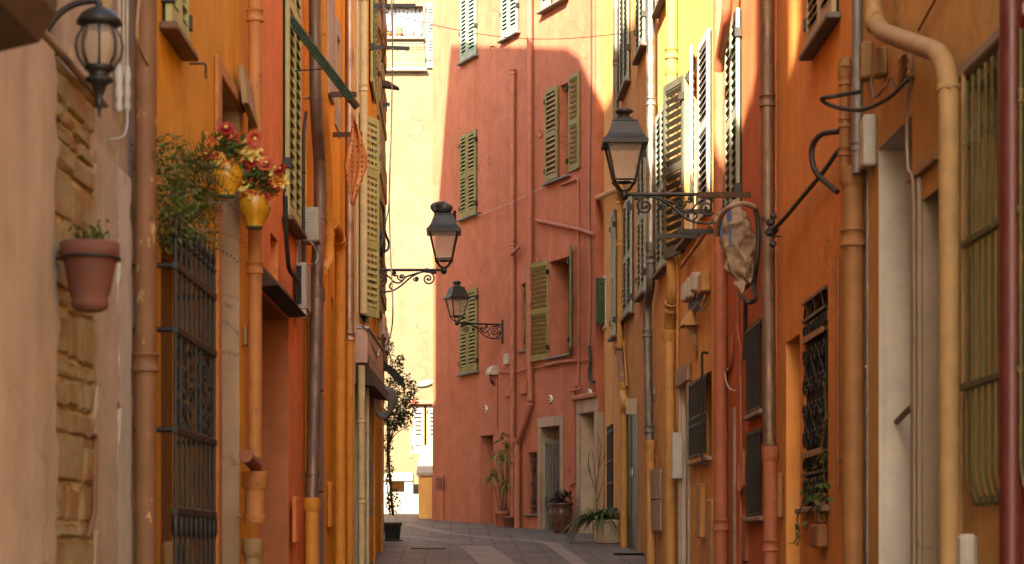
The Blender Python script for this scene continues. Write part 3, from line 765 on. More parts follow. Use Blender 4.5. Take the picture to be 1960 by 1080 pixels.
def surround(q, w, mat, t=.03, top=None):
    g = G(); a, b, z = q['x0'], q['x1'], q['z1']; top = top or w
    g.box(a - w, a - .002, -t, -.002, q['z0'], z + .003, .006); g.box(b + .002, b + w, -t, -.002, q['z0'], z + .003, .006)
    g.box(a - w, b + w, -t - .003, -.002, z + .006, z + top, .006); return g.done('door_surround', M[mat], parent=h)
surround(q2, .11, 'stone', top=.17); surround(q3, .12, 'stone', top=.22)
g = G(); g.box(q3['x0'] - .2, q3['x1'] + .1, -.09, -.002, q3['z1'] + .225, q3['z1'] + .31, .02); g.done('cornice', M['ppink'], parent=h)
panel(h, 'door', q3, M['woodg'])
for q in (q4, q5):
    w = panel(h, 'window', q, M['glassd'])
    g = grille_bars(q['x0'], q['x1'], q['z0'], q['z1'], .05, 2, .009, (.03, .12, .88, .97)); H = q['z1'] - q['z0']; W_ = q['x1'] - q['x0']
    for f in (.25, .5, .75):
        for s_ in (-1, 1): g.tube([(q['x0'] + W_*(.5 + .24*s_) + p, .05, q['z0'] + H*f + q_) for p, q_ in spiral((0, 0), W_*.2, 0, 1.4, s_, 14)], .008, 5)
    g.tube([(q['x0'], .05, q['z0'] + H*.15), (q['x1'], .05, q['z1'] - H*.15)], .008, 5); g.tube([(q['x1'], .05, q['z0'] + H*.15), (q['x0'], .05, q['z1'] - H*.15)], .008, 5)
    g.done('window_grille', M['rust'], parent=w); sillgeo(w, q['x0'], q['x1'], q['z0'], mat='slate', d=.05)
# tall open window, green sash inside, leaves folded back
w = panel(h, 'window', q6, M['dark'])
g = G(); a, b, z0, z1 = q6['x0'] + .02, q6['x1'] - .02, q6['z0'] + .02, q6['z1'] - .02; y = q6['d'] - .08
def sash(g, a, b, z0, z1, y, n=3, f=.06):
    g.box(a, a + f, y - .03, y, z0, z1, .004); g.box(b - f, b, y - .03, y, z0, z1, .004)
    for k in range(n + 1):
        z = z0 + (z1 - z0) * k / n; g.box(a + f, b - f, y - .028, y - .002, max(z0, z - f/2), min(z1, z + f/2))
sash(g, a, (a + b)/2 - .01, z0, z1, y); sash(g, (a + b)/2 + .01, b, z0, z1, y); g.done('sash', M['green'], parent=w)
g = G(); g.box(a + .05, b - .05, y + .002, y + .01, z0 + .05, z1 - .05); g.done('curtain', M['lace'], parent=w)
sillgeo(w, q6['x0'], q6['x1'], q6['z0'], mat='slate', d=.08)
hh = q6['z1'] - q6['z0']
shutter(w, q6['x0'] - .02, q6['z0'] - .02, .72, hh + .06, 172, M['olive'], False, pitch=.075)
shutter(w, q6['x1'] - .02, q6['z0'] + .02, .62, hh + .08, 154, M['green'], True, pitch=.075)
# upper window with one leaf shut and one open
w = panel(h, 'window', q7, M['terrad'])
sillgeo(w, q7['x0'] - .5, q7['x1'] + .02, q7['z0'] - .02, mat='slate', d=.09)
hh = q7['z1'] - q7['z0']
shutter(w, q7['x0'] - .52, q7['z0'], .52, hh + .02, 2, M['olive'], False, pitch=.085)
shutter(w, q7['x1'], q7['z0'] + .02, .47, hh + .06, 175, M['olive'], True, pitch=.085)
for a, mt, aj in (((884, 914, 884, 262, 420), 'olive', 3), ((884, 916, 884, 560, 716), 'olive', 2), ((885, 914, 885, -330, 121), 'mint', 3), ((963, 994, 963, -330, 78), 'mint', 2)):
    closed_window(h, WP, *a, M[mt], pitch=.07, ajar=aj)
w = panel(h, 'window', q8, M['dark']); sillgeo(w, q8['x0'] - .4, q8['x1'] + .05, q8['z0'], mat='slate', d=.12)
shutter(w, q8['x0'] - .42, q8['z0'] + .01, .42, q8['z1'] - q8['z0'], 4, M['mint'], False)

# ---------------- left side houses
SUN = Vector((.36, 1, -.68))
def cast(px, py, W):
    P = W.world(W.at(px, py))
    for Q in (WL, WF):
        n = Vector((Q.n.x, Q.n.y, 0)); t = (P.x*n.x + P.y*n.y - Q.p.dot(Q.n)) / SUN.dot(n); C = P - SUN*t
        if C.y < 24.1: break
    return C.y, C.z
HI = 13.4
ROOF = [(-30, HI), (cast(1580, 0, WR)[0], HI)] + [cast(p, q, WR) for p, q in ((1578, 0), (1556, 40), (1512, 125))]
ROOF += [(cast(1510, 0, WR)[0], HI), (cast(1487, 0, WR)[0], HI)] + [cast(p, q, WR) for p, q in ((1486, 40), (1470, 150), (1440, 190), (1400, 330))]
ROOF += [cast(p, q, WO) for p, q in ((1379, 370), (1350, 350), (1300, 345), (1256, 340), (1245, 290))] + [(cast(1243, 0, WO)[0], HI), (cast(1224, 0, WO)[0], HI)]
ROOF += [cast(p, q, WO) for p, q in ((1222, 0), (1208, 20), (1190, 50), (1174, 147), (1160, 180))] + [cast(p, q, WP) for p, q in ((1133, 165), (1110, 110), (1085, 92), (1000, 90))]
ROOF.append((30.5, cast(987, 90, WP)[1])); ROOF.sort()
def roof_at(y):
    for (a, za), (b, zb) in zip(ROOF, ROOF[1:]):
        if a <= y <= b: return za + (zb - za) * (y - a) / max(1e-6, b - a)
    return ROOF[-1][1]
def tops(W, y0, y1): return [(lx(W, y), z) for y, z in [(y0 + .005, roof_at(y0))] + [q for q in ROOF if y0 + .01 < q[0] < y1 - .01] + [(y1 - .005, roof_at(y1))]]
def low(L): return min(z for _, z in L) - .15
lb = [lx(WL, v) for v in (-4.5, 10.06, 14.06, 17.4, 21.3, 24.1)]
qg = hole(WL, 308, 374, 374, 505, 0, .18, bottom=-3); qr = hole(WL, 416, 458, 458, 214, 0, .42, bottom=-3, mat=M['taupe'])
h = house('terraced_house', 'pale lime rendered house with exposed rubble stone strip nearest on the left', 'house', WL.shifted(.01), lb[0], lb[1], low(tops(WL, -4.5, 10.06)), [], M['stucco2'], 4.5,
    top=tops(WL, -4.5, 10.06))
rg = random.Random(3); g = G(); a, b = WL.at(74, 500).x, WL.at(160, 500).x; z = -3.0; zt = WL.at(92, 112).z
mg = G(); mg.box(a - .03, b + .05, -.024, -.001, -3, zt + .01, .006); mg.done('mortar', M['mortar'], parent=h)
def rock(g, x0, x1, o, z0, z1, rg, j=.009):
    n = len(g.v); g.box(x0, x1, -o, .0, z0, z1, .022)
    for v in g.v[n:]: v += Vector((rg.uniform(-j, j), rg.uniform(-j, j) if v.y < -.01 else 0, rg.uniform(-j, j)))
while z < zt:
    hgt = rg.choice((.07, .10, .12, .15, .18)); x = a + rg.uniform(-.08, .03)
    while x < b - .04:
        L = rg.choice((.1, .16, .22, .3, .4)); x2 = min(x + L, b + rg.uniform(-.06, .05)); z2 = min(z + hgt*rg.uniform(.85, 1.1), zt)
        if x2 - x > .03: rock(g, x + .006, x2 - .006, rg.uniform(.03, .048), z + .006, z2 - .006, rg)
        x = x2
    z += hgt
g.done('stone_strip', M['rubble'], parent=h)
def ragged(x0, x1, zlo, zhi, d, left, right, seed):
    rg = random.Random(seed); n = int((zhi - zlo) / .045); L = []; Rr = []; o1 = o2 = 0
    for i in range(n + 1):
        z = zlo + (zhi - zlo) * i / n; o1 = o1*.6 + rg.gauss(0, .022); o2 = o2*.6 + rg.gauss(0, .022)
        L.append((x0 + (o1 if left else 0), z)); Rr.append((x1 + (o2 if right else 0), z))
    g = G()
    for i in range(n): g.prism([L[i], Rr[i], Rr[i+1], L[i+1]], -d, -.001)
    return g
ragged(lb[0], a + .0, -3.5, WL.at(74, 92).z - .02, .055, False, True, 12).done('plaster_pier', M['stucco'], parent=h)
ragged(WL.at(164, 250).x, WL.at(207, 250).x, -3, WL.at(165, 268).z, .03, True, True, 13).done('plaster_pilaster', M['stucco'], parent=h)
ragged(WL.at(214, 250).x, WL.at(240, 250).x, -3, WL.at(225, 330).z, .018, True, True, 14).done('whitewash_strip', M['white'], parent=h)
g = G(); z = WL.at(92, 105).z; g.tube([(a - .3, -.05, z), (b + .15, -.05, z - .02)], .016, 6); g.done('ledge', M['stone'], parent=h)
g = G(); pts = [WL.at(165, 832, .05), WL.at(178, 832, .05), WL.at(176, 980, .05), WL.at(163, 1030, .05)]; g.tube(fillet(pts, .04), .012, 6); g.done('conduit', M['pold'], parent=h)

h = house('terraced_house', 'amber orange house with iron gate and hanging flower pots', 'house', WL, lb[1], lb[2], low(tops(WL, 10.06, 14.06)), [qg, qr], M['amber'], 4.5,
    top=tops(WL, 10.06, 14.06))
d = panel(h, 'door', qg, M['wood']); panel(h, 'door', qr, M['taupe'])
g = G(); x0, x1 = WL.at(336, 700, .2).x, WL.at(409, 700, .2).x; z1 = WL.at(405, 520, .2).z; z0 = -2.2
for k in range(9):
    x = x0 + (x1 - x0) * k / 8; g.tube([(x, -.2, z0), (x, -.2, z1)], .011, 6); g.lathe((x, -.2, z1), [(.011, 0), (.02, .015), (.008, .03), (.016, .06), (.002, .13)], 6)
for zz in (z1 - .12, WL.at(400, 672, .2).z, WL.at(400, 845, .2).z, WL.at(400, 985, .2).z): g.box(x0 - .02, x1 + .02, -.215, -.185, zz - .018, zz + .018, .003)
za, zb_ = WL.at(400, 672, .2).z, WL.at(400, 845, .2).z
for k in range(12):
    x = x0 + (x1 - x0) * (k + .5) / 12
    for i in range(6):
        zz = zb_ + (za - zb_) * (i + .5) / 6
        if k % 2 == 0: g.tube([(x + p, -.2, zz + q) for p, q in spiral((0, 0), .05, rg.uniform(0, 6), 1.1, 1 if (i + k) % 2 else -1, 10)], .007, 5)
for zz in (za, zb_, z1 - .12): g.tube([(x1, -.2, zz), (x1, 0, zz)], .012, 6); g.tube([(x0, -.2, zz), (x0, 0, zz)], .012, 6)
zz = WL.at(400, 985, .2).z
for k in range(9): x = x0 + (x1 - x0) * k / 8; g.lathe((x, -.2, zz - .12), [(.012, 0), (.019, .03), (.019, .09), (.012, .12)], 8)
g.done('iron_gate', M['iron'], parent=h)
closed_window(h, WL, 309, 344, 344, -330, 96, M['limeg'], sill='wood', pitch=.07)
g = G(); a = WL.at(412, 400).x; g.box(a - .06, qr['x0'] - .003, -.03, -.002, -3, qr['z1'] + .10, .008); g.box(qr['x0'] - .0, qr['x1'] + .08, -.03, -.002, qr['z1'] + .005, qr['z1'] + .09, .008); g.done('door_surround', M['pamber'], parent=h)

qd = hole(WL, 501, 557, 557, 612, 0, .45, bottom=-3, mat=M['red']); qn = hole(WL, 523, 537, 537, 462, 572, .12)
h = house('terraced_house', 'salmon red house with tall pale shutters and a recessed doorway', 'house', WL.shifted(-.02), lb[2], lb[3], low(tops(WL, 14.06, 17.4)), [qd, qn], M['salmon'], 4.5,
    top=tops(WL, 14.06, 17.4))
panel(h, 'door', qd, M['dark']); panel(h, 'window', qn, M['wood'])
g = G(); g.prism([(-.14, qd['z1'] + .03), (-.002, qd['z1'] + .02), (-.002, qd['z1'] + .20), (-.05, qd['z1'] + .13)], qd['x0'] - .05, qd['x1'] + .05, 'x'); g.done('door_hood', M['brownc'], parent=h)
W_ = WL.shifted(-.02)
w = closed_window(h, W_, 541, 565, 541, -420, 412, M['cream'] if False else M['limeg'], pitch=.08, sill='wood')
a, b = W_.at(541, 300).x, W_.at(565, 300).x; z0 = W_.at(541, 412).z
g = G(); g.box(b + .02, b + .32, -.02, -.002, z0 - .35, 7, .004); g.done('window_surround', M['stonep'], parent=h)

qs = hole(WL, 643.2, 648.2, 643.2, 66, 205, .2); qd2 = hole(WL, 634, 639, 639, 575, 0, .2, bottom=-3)
h = house('terraced_house', 'honey orange house with white window surround between copper pipes', 'house', WL, lb[3], lb[4], low(tops(WL, 17.4, 21.3)), [qs, qd2], M['honey'], 4.2,
    top=tops(WL, 17.4, 21.3))
w = panel(h, 'window', qs, M['glassd']); a, b, z0, z1 = qs['x0'], qs['x1'], qs['z0'], qs['z1']; panel(h, 'door', qd2, M['wood'])
g = G(); e = .16
for x0, x1, c0, c1 in ((a - e, a - .002, z0 - .2, z1 + e), (b + .002, b + e, z0 - .2, z1 + e), (a, b, z1 + .003, z1 + e), (a, b, z0 - .2, z0 - .003)): g.box(x0, x1, -.014, -.002, c0, c1)
g.done('window_surround', M['stonep'], parent=w)
g = G(); a = WL.at(625, 100).x; b = WL.at(635, 100).x; g.box(a, b, -.03, -.002, WL.at(630, 190).z, 9, .004); g.done('pilaster', M['stonep'], parent=h)
g = G(); a = WL.at(608, 900, .06).x; b = WL.at(617, 900, .06).x; zs = -3.0; zt = WL.at(612, 585).z
while zs < zt: g.box(a, b, -.075, -.002, zs, min(zs + .86, zt), .012); zs += .87
g.done('stone_jamb', M['stone'], parent=h)
g = G(); a, b = WL.at(586, 900).x, WL.at(591, 900).x; g.box(a, b, -.04, -.002, -3, WL.at(588, 590).z, .01); g.done('door_jamb', M['pochred'], parent=h)

qsh = hole(WL, 677, 687, 687, 742, 0, .25, bottom=-3)
h = house('terraced_house', 'cream house with tall lime green shutters above a pink shop canopy', 'house', WL.shifted(.01), lb[4], lb[5], low(tops(WL, 21.3, 24.1)), [qsh], M['cream'], 3.4,
    top=tops(WL, 21.3, 24.1))
panel(h, 'shop_door', qsh, M['dark'])
a = WL.at(685.5, 400).x; z0, z1 = WL.at(686, 603).z, WL.at(686, 218).z
g = G(); g.box(a, a + .9, -.010, -.003, z0, z1); w = g.done('window', M['dark'], parent=h)
shutter(w, a, z0, .44, z1 - z0, 20, M['limeg'], False, pitch=.07, rails=(.36, .72))
shutter(w, a + .9, z0, .44, z1 - z0, 3, M['limeg'], True, pitch=.07, rails=(.36, .72))

lf0, lf1 = lx(WF, 24.12), lx(WF, 30.5)
h = house('terraced_house', 'orange house with a rough stone corner and lantern at the end of the left row', 'house', WF, lf0, lf1, low(tops(WF, 24.12, 30.5)), [], M['honey'], 2.15,
    top=tops(WF, 24.12, 30.5))
ze = roof_at(30.5); zl = low(tops(WF, 24.12, 30.5))
g = G(); g.prism([(.002, ze + .004), (2.148, 15.29), (2.72, 12.08), (2.72, zl + .17), (.41, zl + .17), (.41, ze + .004)], lf1 - .5, lf1, 'x'); g.done('gable', M['honey'], parent=h)
g = G(); g.box(lf1 - 2, lf1, 2.155, 2.72, -4, zl + .16); g.done('buttress', M['honey'], parent=h)
g = G(); g.box(lf1 - 3, lf1, 2.725, 5.2, -4, 9.2); g.done('rear_wing', M['honey'], parent=h)
rg = random.Random(5); g = G(); z = -3.0; a, b = WF.at(722.5, 300).x, lf1 + .03
zlo = WF.at(730, 700).z
z = zlo
while z < 12:
    hgt = rg.uniform(.12, .3); g.box(a + rg.uniform(-.25, .25), b, -rg.uniform(.015, .06), -.0, z + .005, z + hgt - .005, .02); z += hgt
g.done('stone_quoin', M['rubble'], parent=h)
for a_ in ((711.5, 718.5, 718.5, 262, 600), (706, 714, 714, -330, 200)): closed_window(h, WF, *a_, M['limeg'], pitch=.08, sill=None if a_[3] < 0 else 'wood', rails=(.36, .72))

W7 = Wall((-7.2, 40), (0, 1))  # unseen house, added to keep sky light off the pink facade
g = house('terraced_house', 'unseen ochre house added round the left corner to block sky light', 'house', W7, -8.5, 7.5, 11, [], M['ochre'], 5)
# ---------------- sunlit house at the end
q1 = hole(WB, 730, 810, 730, 12, 73, .25); q2 = hole(WB, 790, 812, 790, 778, 868, .15); q3 = hole(WB, 818.5, 838, 830, 778, 868, .15)
h = house('apartment_house', 'pale yellow sunlit house with lace curtained window beyond the lane', 'house', WB, -4.5, 3.6, 15, [q1, q2, q3], M['sun'], 6)
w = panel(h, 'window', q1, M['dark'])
a, b, z0, z1 = q1['x0'], q1['x1'], q1['z0'], q1['z1']
g = G()
for x0, x1, c0, c1 in ((a - .05, a, z0, z1 + .05), (b, b + .05, z0, z1 + .05), (a, b, z1, z1 + .05)): g.box(x0, x1, -.02, .05, c0, c1)
g.done('frame', M['ppink'], parent=w); sillgeo(w, a, b, z0, t=.04, d=.14, mat='whites', e=.03)
g = G(); vs = []; n = 44
for i in range(n + 1):
    x = a + .02 + (b - a - .04) * i / n; y = .16 + .025 * math.sin(i * 1.4) + .012 * math.sin(i * .53)
    vs += [(x, y, z0 + .13 + .03 * math.sin(i * .4)), (x, y * 1.0, z1)]
g.add(vs, [(2*i, 2*i+2, 2*i+3, 2*i+1) for i in range(n)], True); g.done('lace_curtain', M['lace'], parent=w)
g = G()
for i in range(24): 
    x = a + (b - a) * i / 23; g.tube([(x, .06, z0), (x + .06, .06, z0 + .12)], .003, 4); g.tube([(x + .06, .06, z0), (x, .06, z0 + .12)], .003, 4)
g.done('wire_mesh', M['wire'], parent=w)
zr0, zr1 = WB.at(730, 131).z, WB.at(730, 84).z
g = G()
for k in range(24): x = a - .02 + (b - a + .02) * k / 23; g.tube([(x, -.12, zr0), (x, -.12, zr1)], .004, 5)
for z in (zr0, zr0 + .08, zr1 - .05, zr1): g.tube([(a - .02, -.12, z), (b, -.12, z)], .007, 5)
for x in (a - .02, b): g.tube([(x, -.12, zr1), (x, 0, zr1)], .007, 5); g.tube([(x, -.12, zr0), (x, 0, zr0)], .007, 5)
g.done('balcony_railing', M['sage'], parent=h)
g = G(); g.box(a - .05, b + .08, -.16, -.002, zr0 - .08, zr0 - .03, .01); g.done('ledge', M['whites'], parent=h)
sh = shutter(w, b + .06, WB.at(730, 131).z, .16, z1 + .12 - zr0, 0, M['mint'], False, pitch=.075, st=.04, rails=())
sx = WB.at(816, 60).x; 
bpy.data.objects.remove(sh)
shutter(w, sx, WB.at(730, 131).z, .62, WB.at(730, 7).z - zr0, 6, M['mint'], False, pitch=.075, rails=())
for q, n in ((q2, 2), (q3, 2)):
    w = panel(h, 'window', q, M['dark']); g = G()
    lw = (q['x1'] - q['x0']); 
    shutter(w, q['x0'], q['z0'], lw, q['z1'] - q['z0'], 0, M['whites'], False, y=.02, pitch=.09, rails=(.28,))
    for x0, x1, c0, c1 in ((q['x0'] - .09, q['x0'] - .002, q['z0'] - .1, q['z1'] + .002), (q['x1'] + .002, q['x1'] + .05, q['z0'] - .1, q['z1'] + .002)): g.box(x0, x1, -.025, -.002, c0, c1)
    g.done('window_surround', M['pbeige'], parent=w)
g = G(); z = WB.at(790, 769).z; g.box(WB.at(782, 769).x, WB.at(860, 769).x, -.15, -.002, z - .07, z + .03, .015); g.done('cornice', M['ppink'], parent=h)
g = G(); c = WB.at(814, 734, .04); vs = []
for r_, y in ((0, -.05), (.6, -.045), (1, -.02), (1, 0)):
    for k in range(28): t = 2*math.pi*k/28; vs.append((c.x + .21*r_*math.cos(t), y - .02, c.z + .075*r_*math.sin(t) + .12*r_*math.cos(t)*.35))
g.add(vs, [(i*28+k, i*28+(k+1) % 28, i*28+28+(k+1) % 28, i*28+28+k) for i in range(3) for k in range(28)], True)
g.done('wall_plaque', M['mint'], WB, base=c, label='pale oval plaque on the sunlit yellow wall beyond the pink corner', cat='plaque')
# terrace step, ramp and parapet below it
def zpx(py, Y): return (CY - py) / F * Y
def xpx(px, Y): return (px - CX) / F * Y
g = G(); Y = 46.5
x0, x1, zt, zb = xpx(690, Y), xpx(790, Y), zpx(905, Y), zpx(946, Y)
n0, n1, m0, m1 = xpx(748, Y), xpx(774, Y), zpx(942, Y), zpx(921, Y)
for a, b, c, d_ in ((x0, n0, zb - .6, m1), (n1, x1, zb - .6, m1), (n0, n1, zb - .6, m0)): g.box(a, b, Y, 47.7, c, d_)
g.box(x0, x1, Y - .06, 47.7, m1 + .003, zt, .01)
g.box(n0, n1, Y + .5, 47.6, m0, m1)
g.done('terrace_wall', M['ramp'], base=(x0, Y, zb), label='whitewashed terrace wall with a square niche below the sunlit yellow house', cat='wall')
g = G(); g.box(n0 + .004, n1 - .004, Y + .46, Y + .495, m0 + .003, m1 - .003); 
g.done('wooden_hatch', M['pochred'], base=(n0, Y + .4, m0), label='small ochre hatch closing the niche in the white terrace wall', cat='hatch')
g = G(); y0, y1 = 43.0, 46.45; z0, z1 = ground(43.0) + .012, zpx(946, 46.5)
g.add([(-4, y0, z0), (1.5, y0, z0), (1.5, y1, z1), (-4, y1, z1)], [(0,1,2,3)]); g.done('ramp', M['ramp'], kind='structure')
g = G(); ya, yb = 40.4, 46.0; xl = xpx(801, ya); xr = .3
za, zb2 = zpx(911, ya), zpx(874, 44.5)
sec = [(ya, -1), (ya, za), (yb, zb2 + .25), (yb, -1)]
g.prism(sec, xl, xr, 'x'); p_ = thing('garden_parapet', 'sloping ochre parapet wall with grey stone coping beside the pink corner', 'wall', base=(xl, ya, ground(ya)))
g.done('wall', M['ochre'], parent=p_)
g = G(); g.prism([(ya - .05, za + .003), (ya - .05, za + .06), (yb, zb2 + .31), (yb, zb2 + .253)], xl - .04, xr, 'x'); g.done('coping', M['concrete'], parent=p_)
# ------------------------------------------------------------------ lanterns
lamp('black street lantern on the red house, largest and highest of the three', WR, 1393, 372, .94)
lamp('black street lantern with torn black wrap on its cap, reaching out from the left', WF, 701, 517, .905, .97, hood=True)
lamp('small black street lantern on the brick pink house, lowest of the three', WP, 963, 622, .88, .93)
# near left globe sconce
b = WL.at(112, 70); yo = -.20; t = thing('wall_sconce', 'old black melon shaped wall lamp on a curled arm above the stone strip', 'wall lamp', WL, b)
x = b.x; c = WL.at(190, 100, .2); x = c.x; I = M['iron']
z = lambda py: WL.at(190, py, .2).z
g = G(); g.tube(spline([(x, 0, z(65)), (x, -.015, z(48)), (x, -.06, z(22)), (x, -.12, z(6)), (x, -.19, z(2)), (x, -.2, z(14))], 6), .013, 8)
g.tube(spline([(x, -.002, z(52)), (x, -.012, z(90)), (x, -.03, z(104)), (x, -.045, z(96)), (x, -.035, z(88))], 6), .010, 8); g.done('bracket_arm', I, parent=t)
def rr(px): return px * WL.depth(190, .2) / F
g = G(); g.lathe((x, -.2, 0), [(rr(6), z(12)), (rr(22), z(19)), (rr(34), z(27)), (rr(43), z(40)), (rr(44), z(46)), (rr(36), z(50)), (rr(30), z(53))], 22); g.done('cap', I, parent=t)
g = G(); prof = [(rr(30), z(53)), (rr(40), z(72)), (rr(43), z(90)), (rr(39), z(110)), (rr(28), z(128))]
g.lathe((x, -.2, 0), prof, 24); g.done('globe', M['glass'], parent=t)
g = G()
for k in range(8):
    a = 2*math.pi*k/8 + .2; g.tube([(x + r_*1.03*math.cos(a), -.2 + r_*1.03*math.sin(a), h_) for r_, h_ in prof], .0055, 6)
g.done('rib', I, parent=t) if False else g.done('cage', I, parent=t)
g = G(); g.lathe((x, -.2, 0), [(rr(26), z(126)), (rr(30), z(132)), (rr(22), z(137)), (rr(18), z(146)), (rr(26), z(150)), (rr(27), z(156)), (rr(15), z(162)), (rr(9), z(180)), (rr(5), z(186)), (rr(8), z(192)), (rr(8), z(204)), (rr(3), z(212)), (rr(2), z(224))], 18); g.done('finial', I, parent=t)

# ------------------------------------------------------------------ downpipes, right side
pipe('dark red downpipe closest to the camera', WR1, [('darkred', 46, [(1936, -80), (1936, 'g')])], .09, collars=(205,), clamps=(187, 709), n=20)
pipe('thick sandy downpipe with a long sloping offset under its top', WR1, [('pbeige', 34, [(1672, -90), (1672, 40), (1690, 62), (1796, 100), (1812, 132), (1817, 190), (1818, 'g')])], .10, collars=(40, 575), clamps=(170,), n=18, bend=.1)
pipe('thin sandy pipe beside the mossy window grille', WR1, [('pbeige', 11, [(1845, 140), (1845, 740), (1838, 800), (1836, 'g')])], .05, clamps=(305,), cat='pipe', name='wall_pipe')
pipe('deep orange downpipe fed by a dark zinc pipe from above', WR, [('zinc', 21, [(1641, -80), (1641, 332)]), ('porange', 40, [(1633, 330), (1633, 'g')])], .1, collars=(268, 455, 745), clamps=(812,), n=18)
pipe('short orange vent pipe with a pale cap behind the zinc pipe', WR, [('pbeige', 22, [(1618, 112), (1618, 128)]), ('porange', 21, [(1617, 128), (1617, 345)])], .05, collars=(150, 232, 300), cat='pipe', name='vent_pipe')
pipe('slim grey conduit beside the deep orange downpipe', WR, [('zinc', 9, [(1661, 320), (1661, 'g')])], .03, clamps=(385, 510, 693), cat='pipe', name='wall_pipe')
pipe('slim orange conduit right of the ornate barred window', WR, [('porange', 8, [(1604, 490), (1604, 935)])], .03, clamps=(617, 867), cat='pipe', name='wall_pipe')
pipe('brown copper downpipe ending in a painted red foot', WR, [('copper', 26, [(1468, -80), (1470, 500), (1473, 862)]), ('pred', 27, [(1474, 862), (1476, 'g')])], .09, collars=(200, 672, 848, 930, 1040), clamps=(950,), n=18)
pipe('thick tile red downpipe at the corner of the red and ochre houses', WR, [('pred', 26, [(1378, -80), (1380, 'g')])], .08, collars=(132, 312, 520, 645, 720, 1010), clamps=(760,), n=18)
pipe('slanting dark red rain pipe joining the thick red downpipe', WR, [('pred', 20, [(1396, -80), (1391, 30), (1378, 110), (1376, 135)])], .15, n=14, name='rain_pipe', cat='pipe')
pipe('thin red water pipe with valves on the red house', WR, [('pred', 6.5, [(1412, 480), (1412, 640), (1418, 660), (1419, 'g')])], .03, clamps=(500, 690, 880), cat='pipe', name='water_pipe')
pipe('looped thin red conduit on the red house', WR, [('pred', 6, [(1390, 400), (1390, 650), (1384, 700), (1396, 712), (1401, 690), (1401, 640)])], .03, cat='pipe', name='wall_pipe')
pipe('red copper elbow pipe low on the red house', WR, [('pred', 7, [(1424, 860), (1424, 930), (1418, 945), (1414, 930), (1414, 890)])], .04, cat='pipe', name='water_pipe', bend=.04)
cy1 = WO
pipe('ochre downpipe with a crooked bend under the sunlit shutters', WO, [('pochre', 23, [(1286, -80), (1286, 130)]), ('pochre', 22, [(1286, 130), (1287, 560), (1281, 620), (1280, 640)]), ('pochre', 21, [(1281, 640), (1284, 'g')])], .065, collars=(92, 585, 638), clamps=(660, 945), n=16)
pipe('steel downpipe turning dark and bent above the ochre foot', WO, [('steel', 17, [(1246, -80), (1246, 470)]), ('dzinc', 17, [(1246, 470), (1246, 545), (1239, 585), (1239, 630), (1243, 848)]), ('pochre', 19, [(1244, 848), (1246, 'g')])], .09, collars=(205, 498, 640, 815), clamps=(868, 985), n=16)
pipe('dark zinc downpipe behind the large lantern', WO2, [('dzinc', 12, [(1180, -80), (1179, 240)])], .08, collars=(122,), n=12)
pipe('ochre downpipe with a wrapped section and swan neck by the green door', WO2, [('pochred', 13, [(1187, 345), (1187, 668)]), ('pold', 15, [(1186, 668), (1192, 735)]), ('pochre', 15, [(1192, 735), (1192, 752), (1196, 770), (1194, 790), (1194, 'g')])], .08, collars=(385, 480), clamps=(905, 980), n=14)
pipe('bright ochre downpipe in the corner against the pink house', WO2, [('pochre', 14, [(1143, -80), (1143, 'g')])], .08, collars=(95, 322, 360, 430, 730, 870), clamps=(545,), n=14)
pipe('short ochre elbow linking two downpipes above the pink house corner', WO2, [('pochre', 12, [(1189, 362), (1168, 368), (1148, 378), (1143, 378)])], .10, cat='pipe', name='elbow_pipe')
pipe('slim ochre conduit beside the wrapped downpipe', WO2, [('pochred', 4.5, [(1193, 350), (1193, 640), (1197, 690), (1200, 740)])], .03, clamps=(450,), cat='pipe', name='wall_pipe')
pipe('slanting ochre gas pipe under the sunlit shutters', WO, [('pochre', 7, [(1303, 512), (1330, 475), (1362, 430)])], .05, cat='pipe', name='gas_pipe', clamps=(470,))
pipe('slim ochre conduit beside the crooked downpipe', WO, [('pochre', 5, [(1297, 500), (1297, 830)])], .03, clamps=(640,), cat='pipe', name='wall_pipe')
# pink house pipes
pipe('slim pink downpipe with an open hopper top', WP, [('ppink', 11, [(981, 138), (981, 'g')])], .07, collars=(148, 168, 475, 660), clamps=(226, 388, 553, 720), n=12)
pipe('pink downpipe with a slanting lower bend to a thick foot', WP, [('ppink', 12, [(1014, -80), (1014, 735), (1016, 770), (1008, 800), (992, 845)]), ('ppink', 13, [(990, 842), (990, 'g')])], .08, collars=(265, 468, 770), clamps=(350, 720), n=12, bend=.1)
pipe('thin pink water pipe between open window and ochre corner', WP, [('ppink', 4.6, [(1074, 354), (1106, 342), (1107, 360), (1107, 745)])], .03, clamps=(415, 640), cat='pipe', name='water_pipe', bend=.05)
pipe('pale pink pipe running downhill under the upper open window', WP, [('ppink', 7, [(1026, 422), (1080, 433), (1112, 440), (1136, 449)])], .04, cat='pipe', name='water_pipe')
pipe('pink tube arching below the lower open window', WP, [('ppink', 7, [(1044, 700), (1072, 693), (1106, 690)])], .04, cat='pipe', name='water_pipe')
pipe('short pink valve elbow on the slim downpipe', WP, [('ppink', 7, [(978, 486), (985, 482), (990, 476), (996, 472)])], .1, cat='pipe', name='elbow_pipe', bend=.04)
pipe('thin pink conduit under the beige alarm hood', WP, [('ppink', 4, [(950, 725), (950, 820)])], .03, cat='pipe', name='wall_pipe')
pipe('thin pink gas pipe with a tap above the corner door', WP, [('ppink', 4, [(1090, 748), (1112, 745), (1113, 735)])], .05, cat='pipe', name='gas_pipe', bend=.03)
pipe('thin pink gas pipe dropping between the two stone door surrounds', WP, [('ppink', 4, [(1099, 748), (1100, 925), (1090, 930)])], .03, clamps=(845,), cat='pipe', name='gas_pipe', bend=.03)
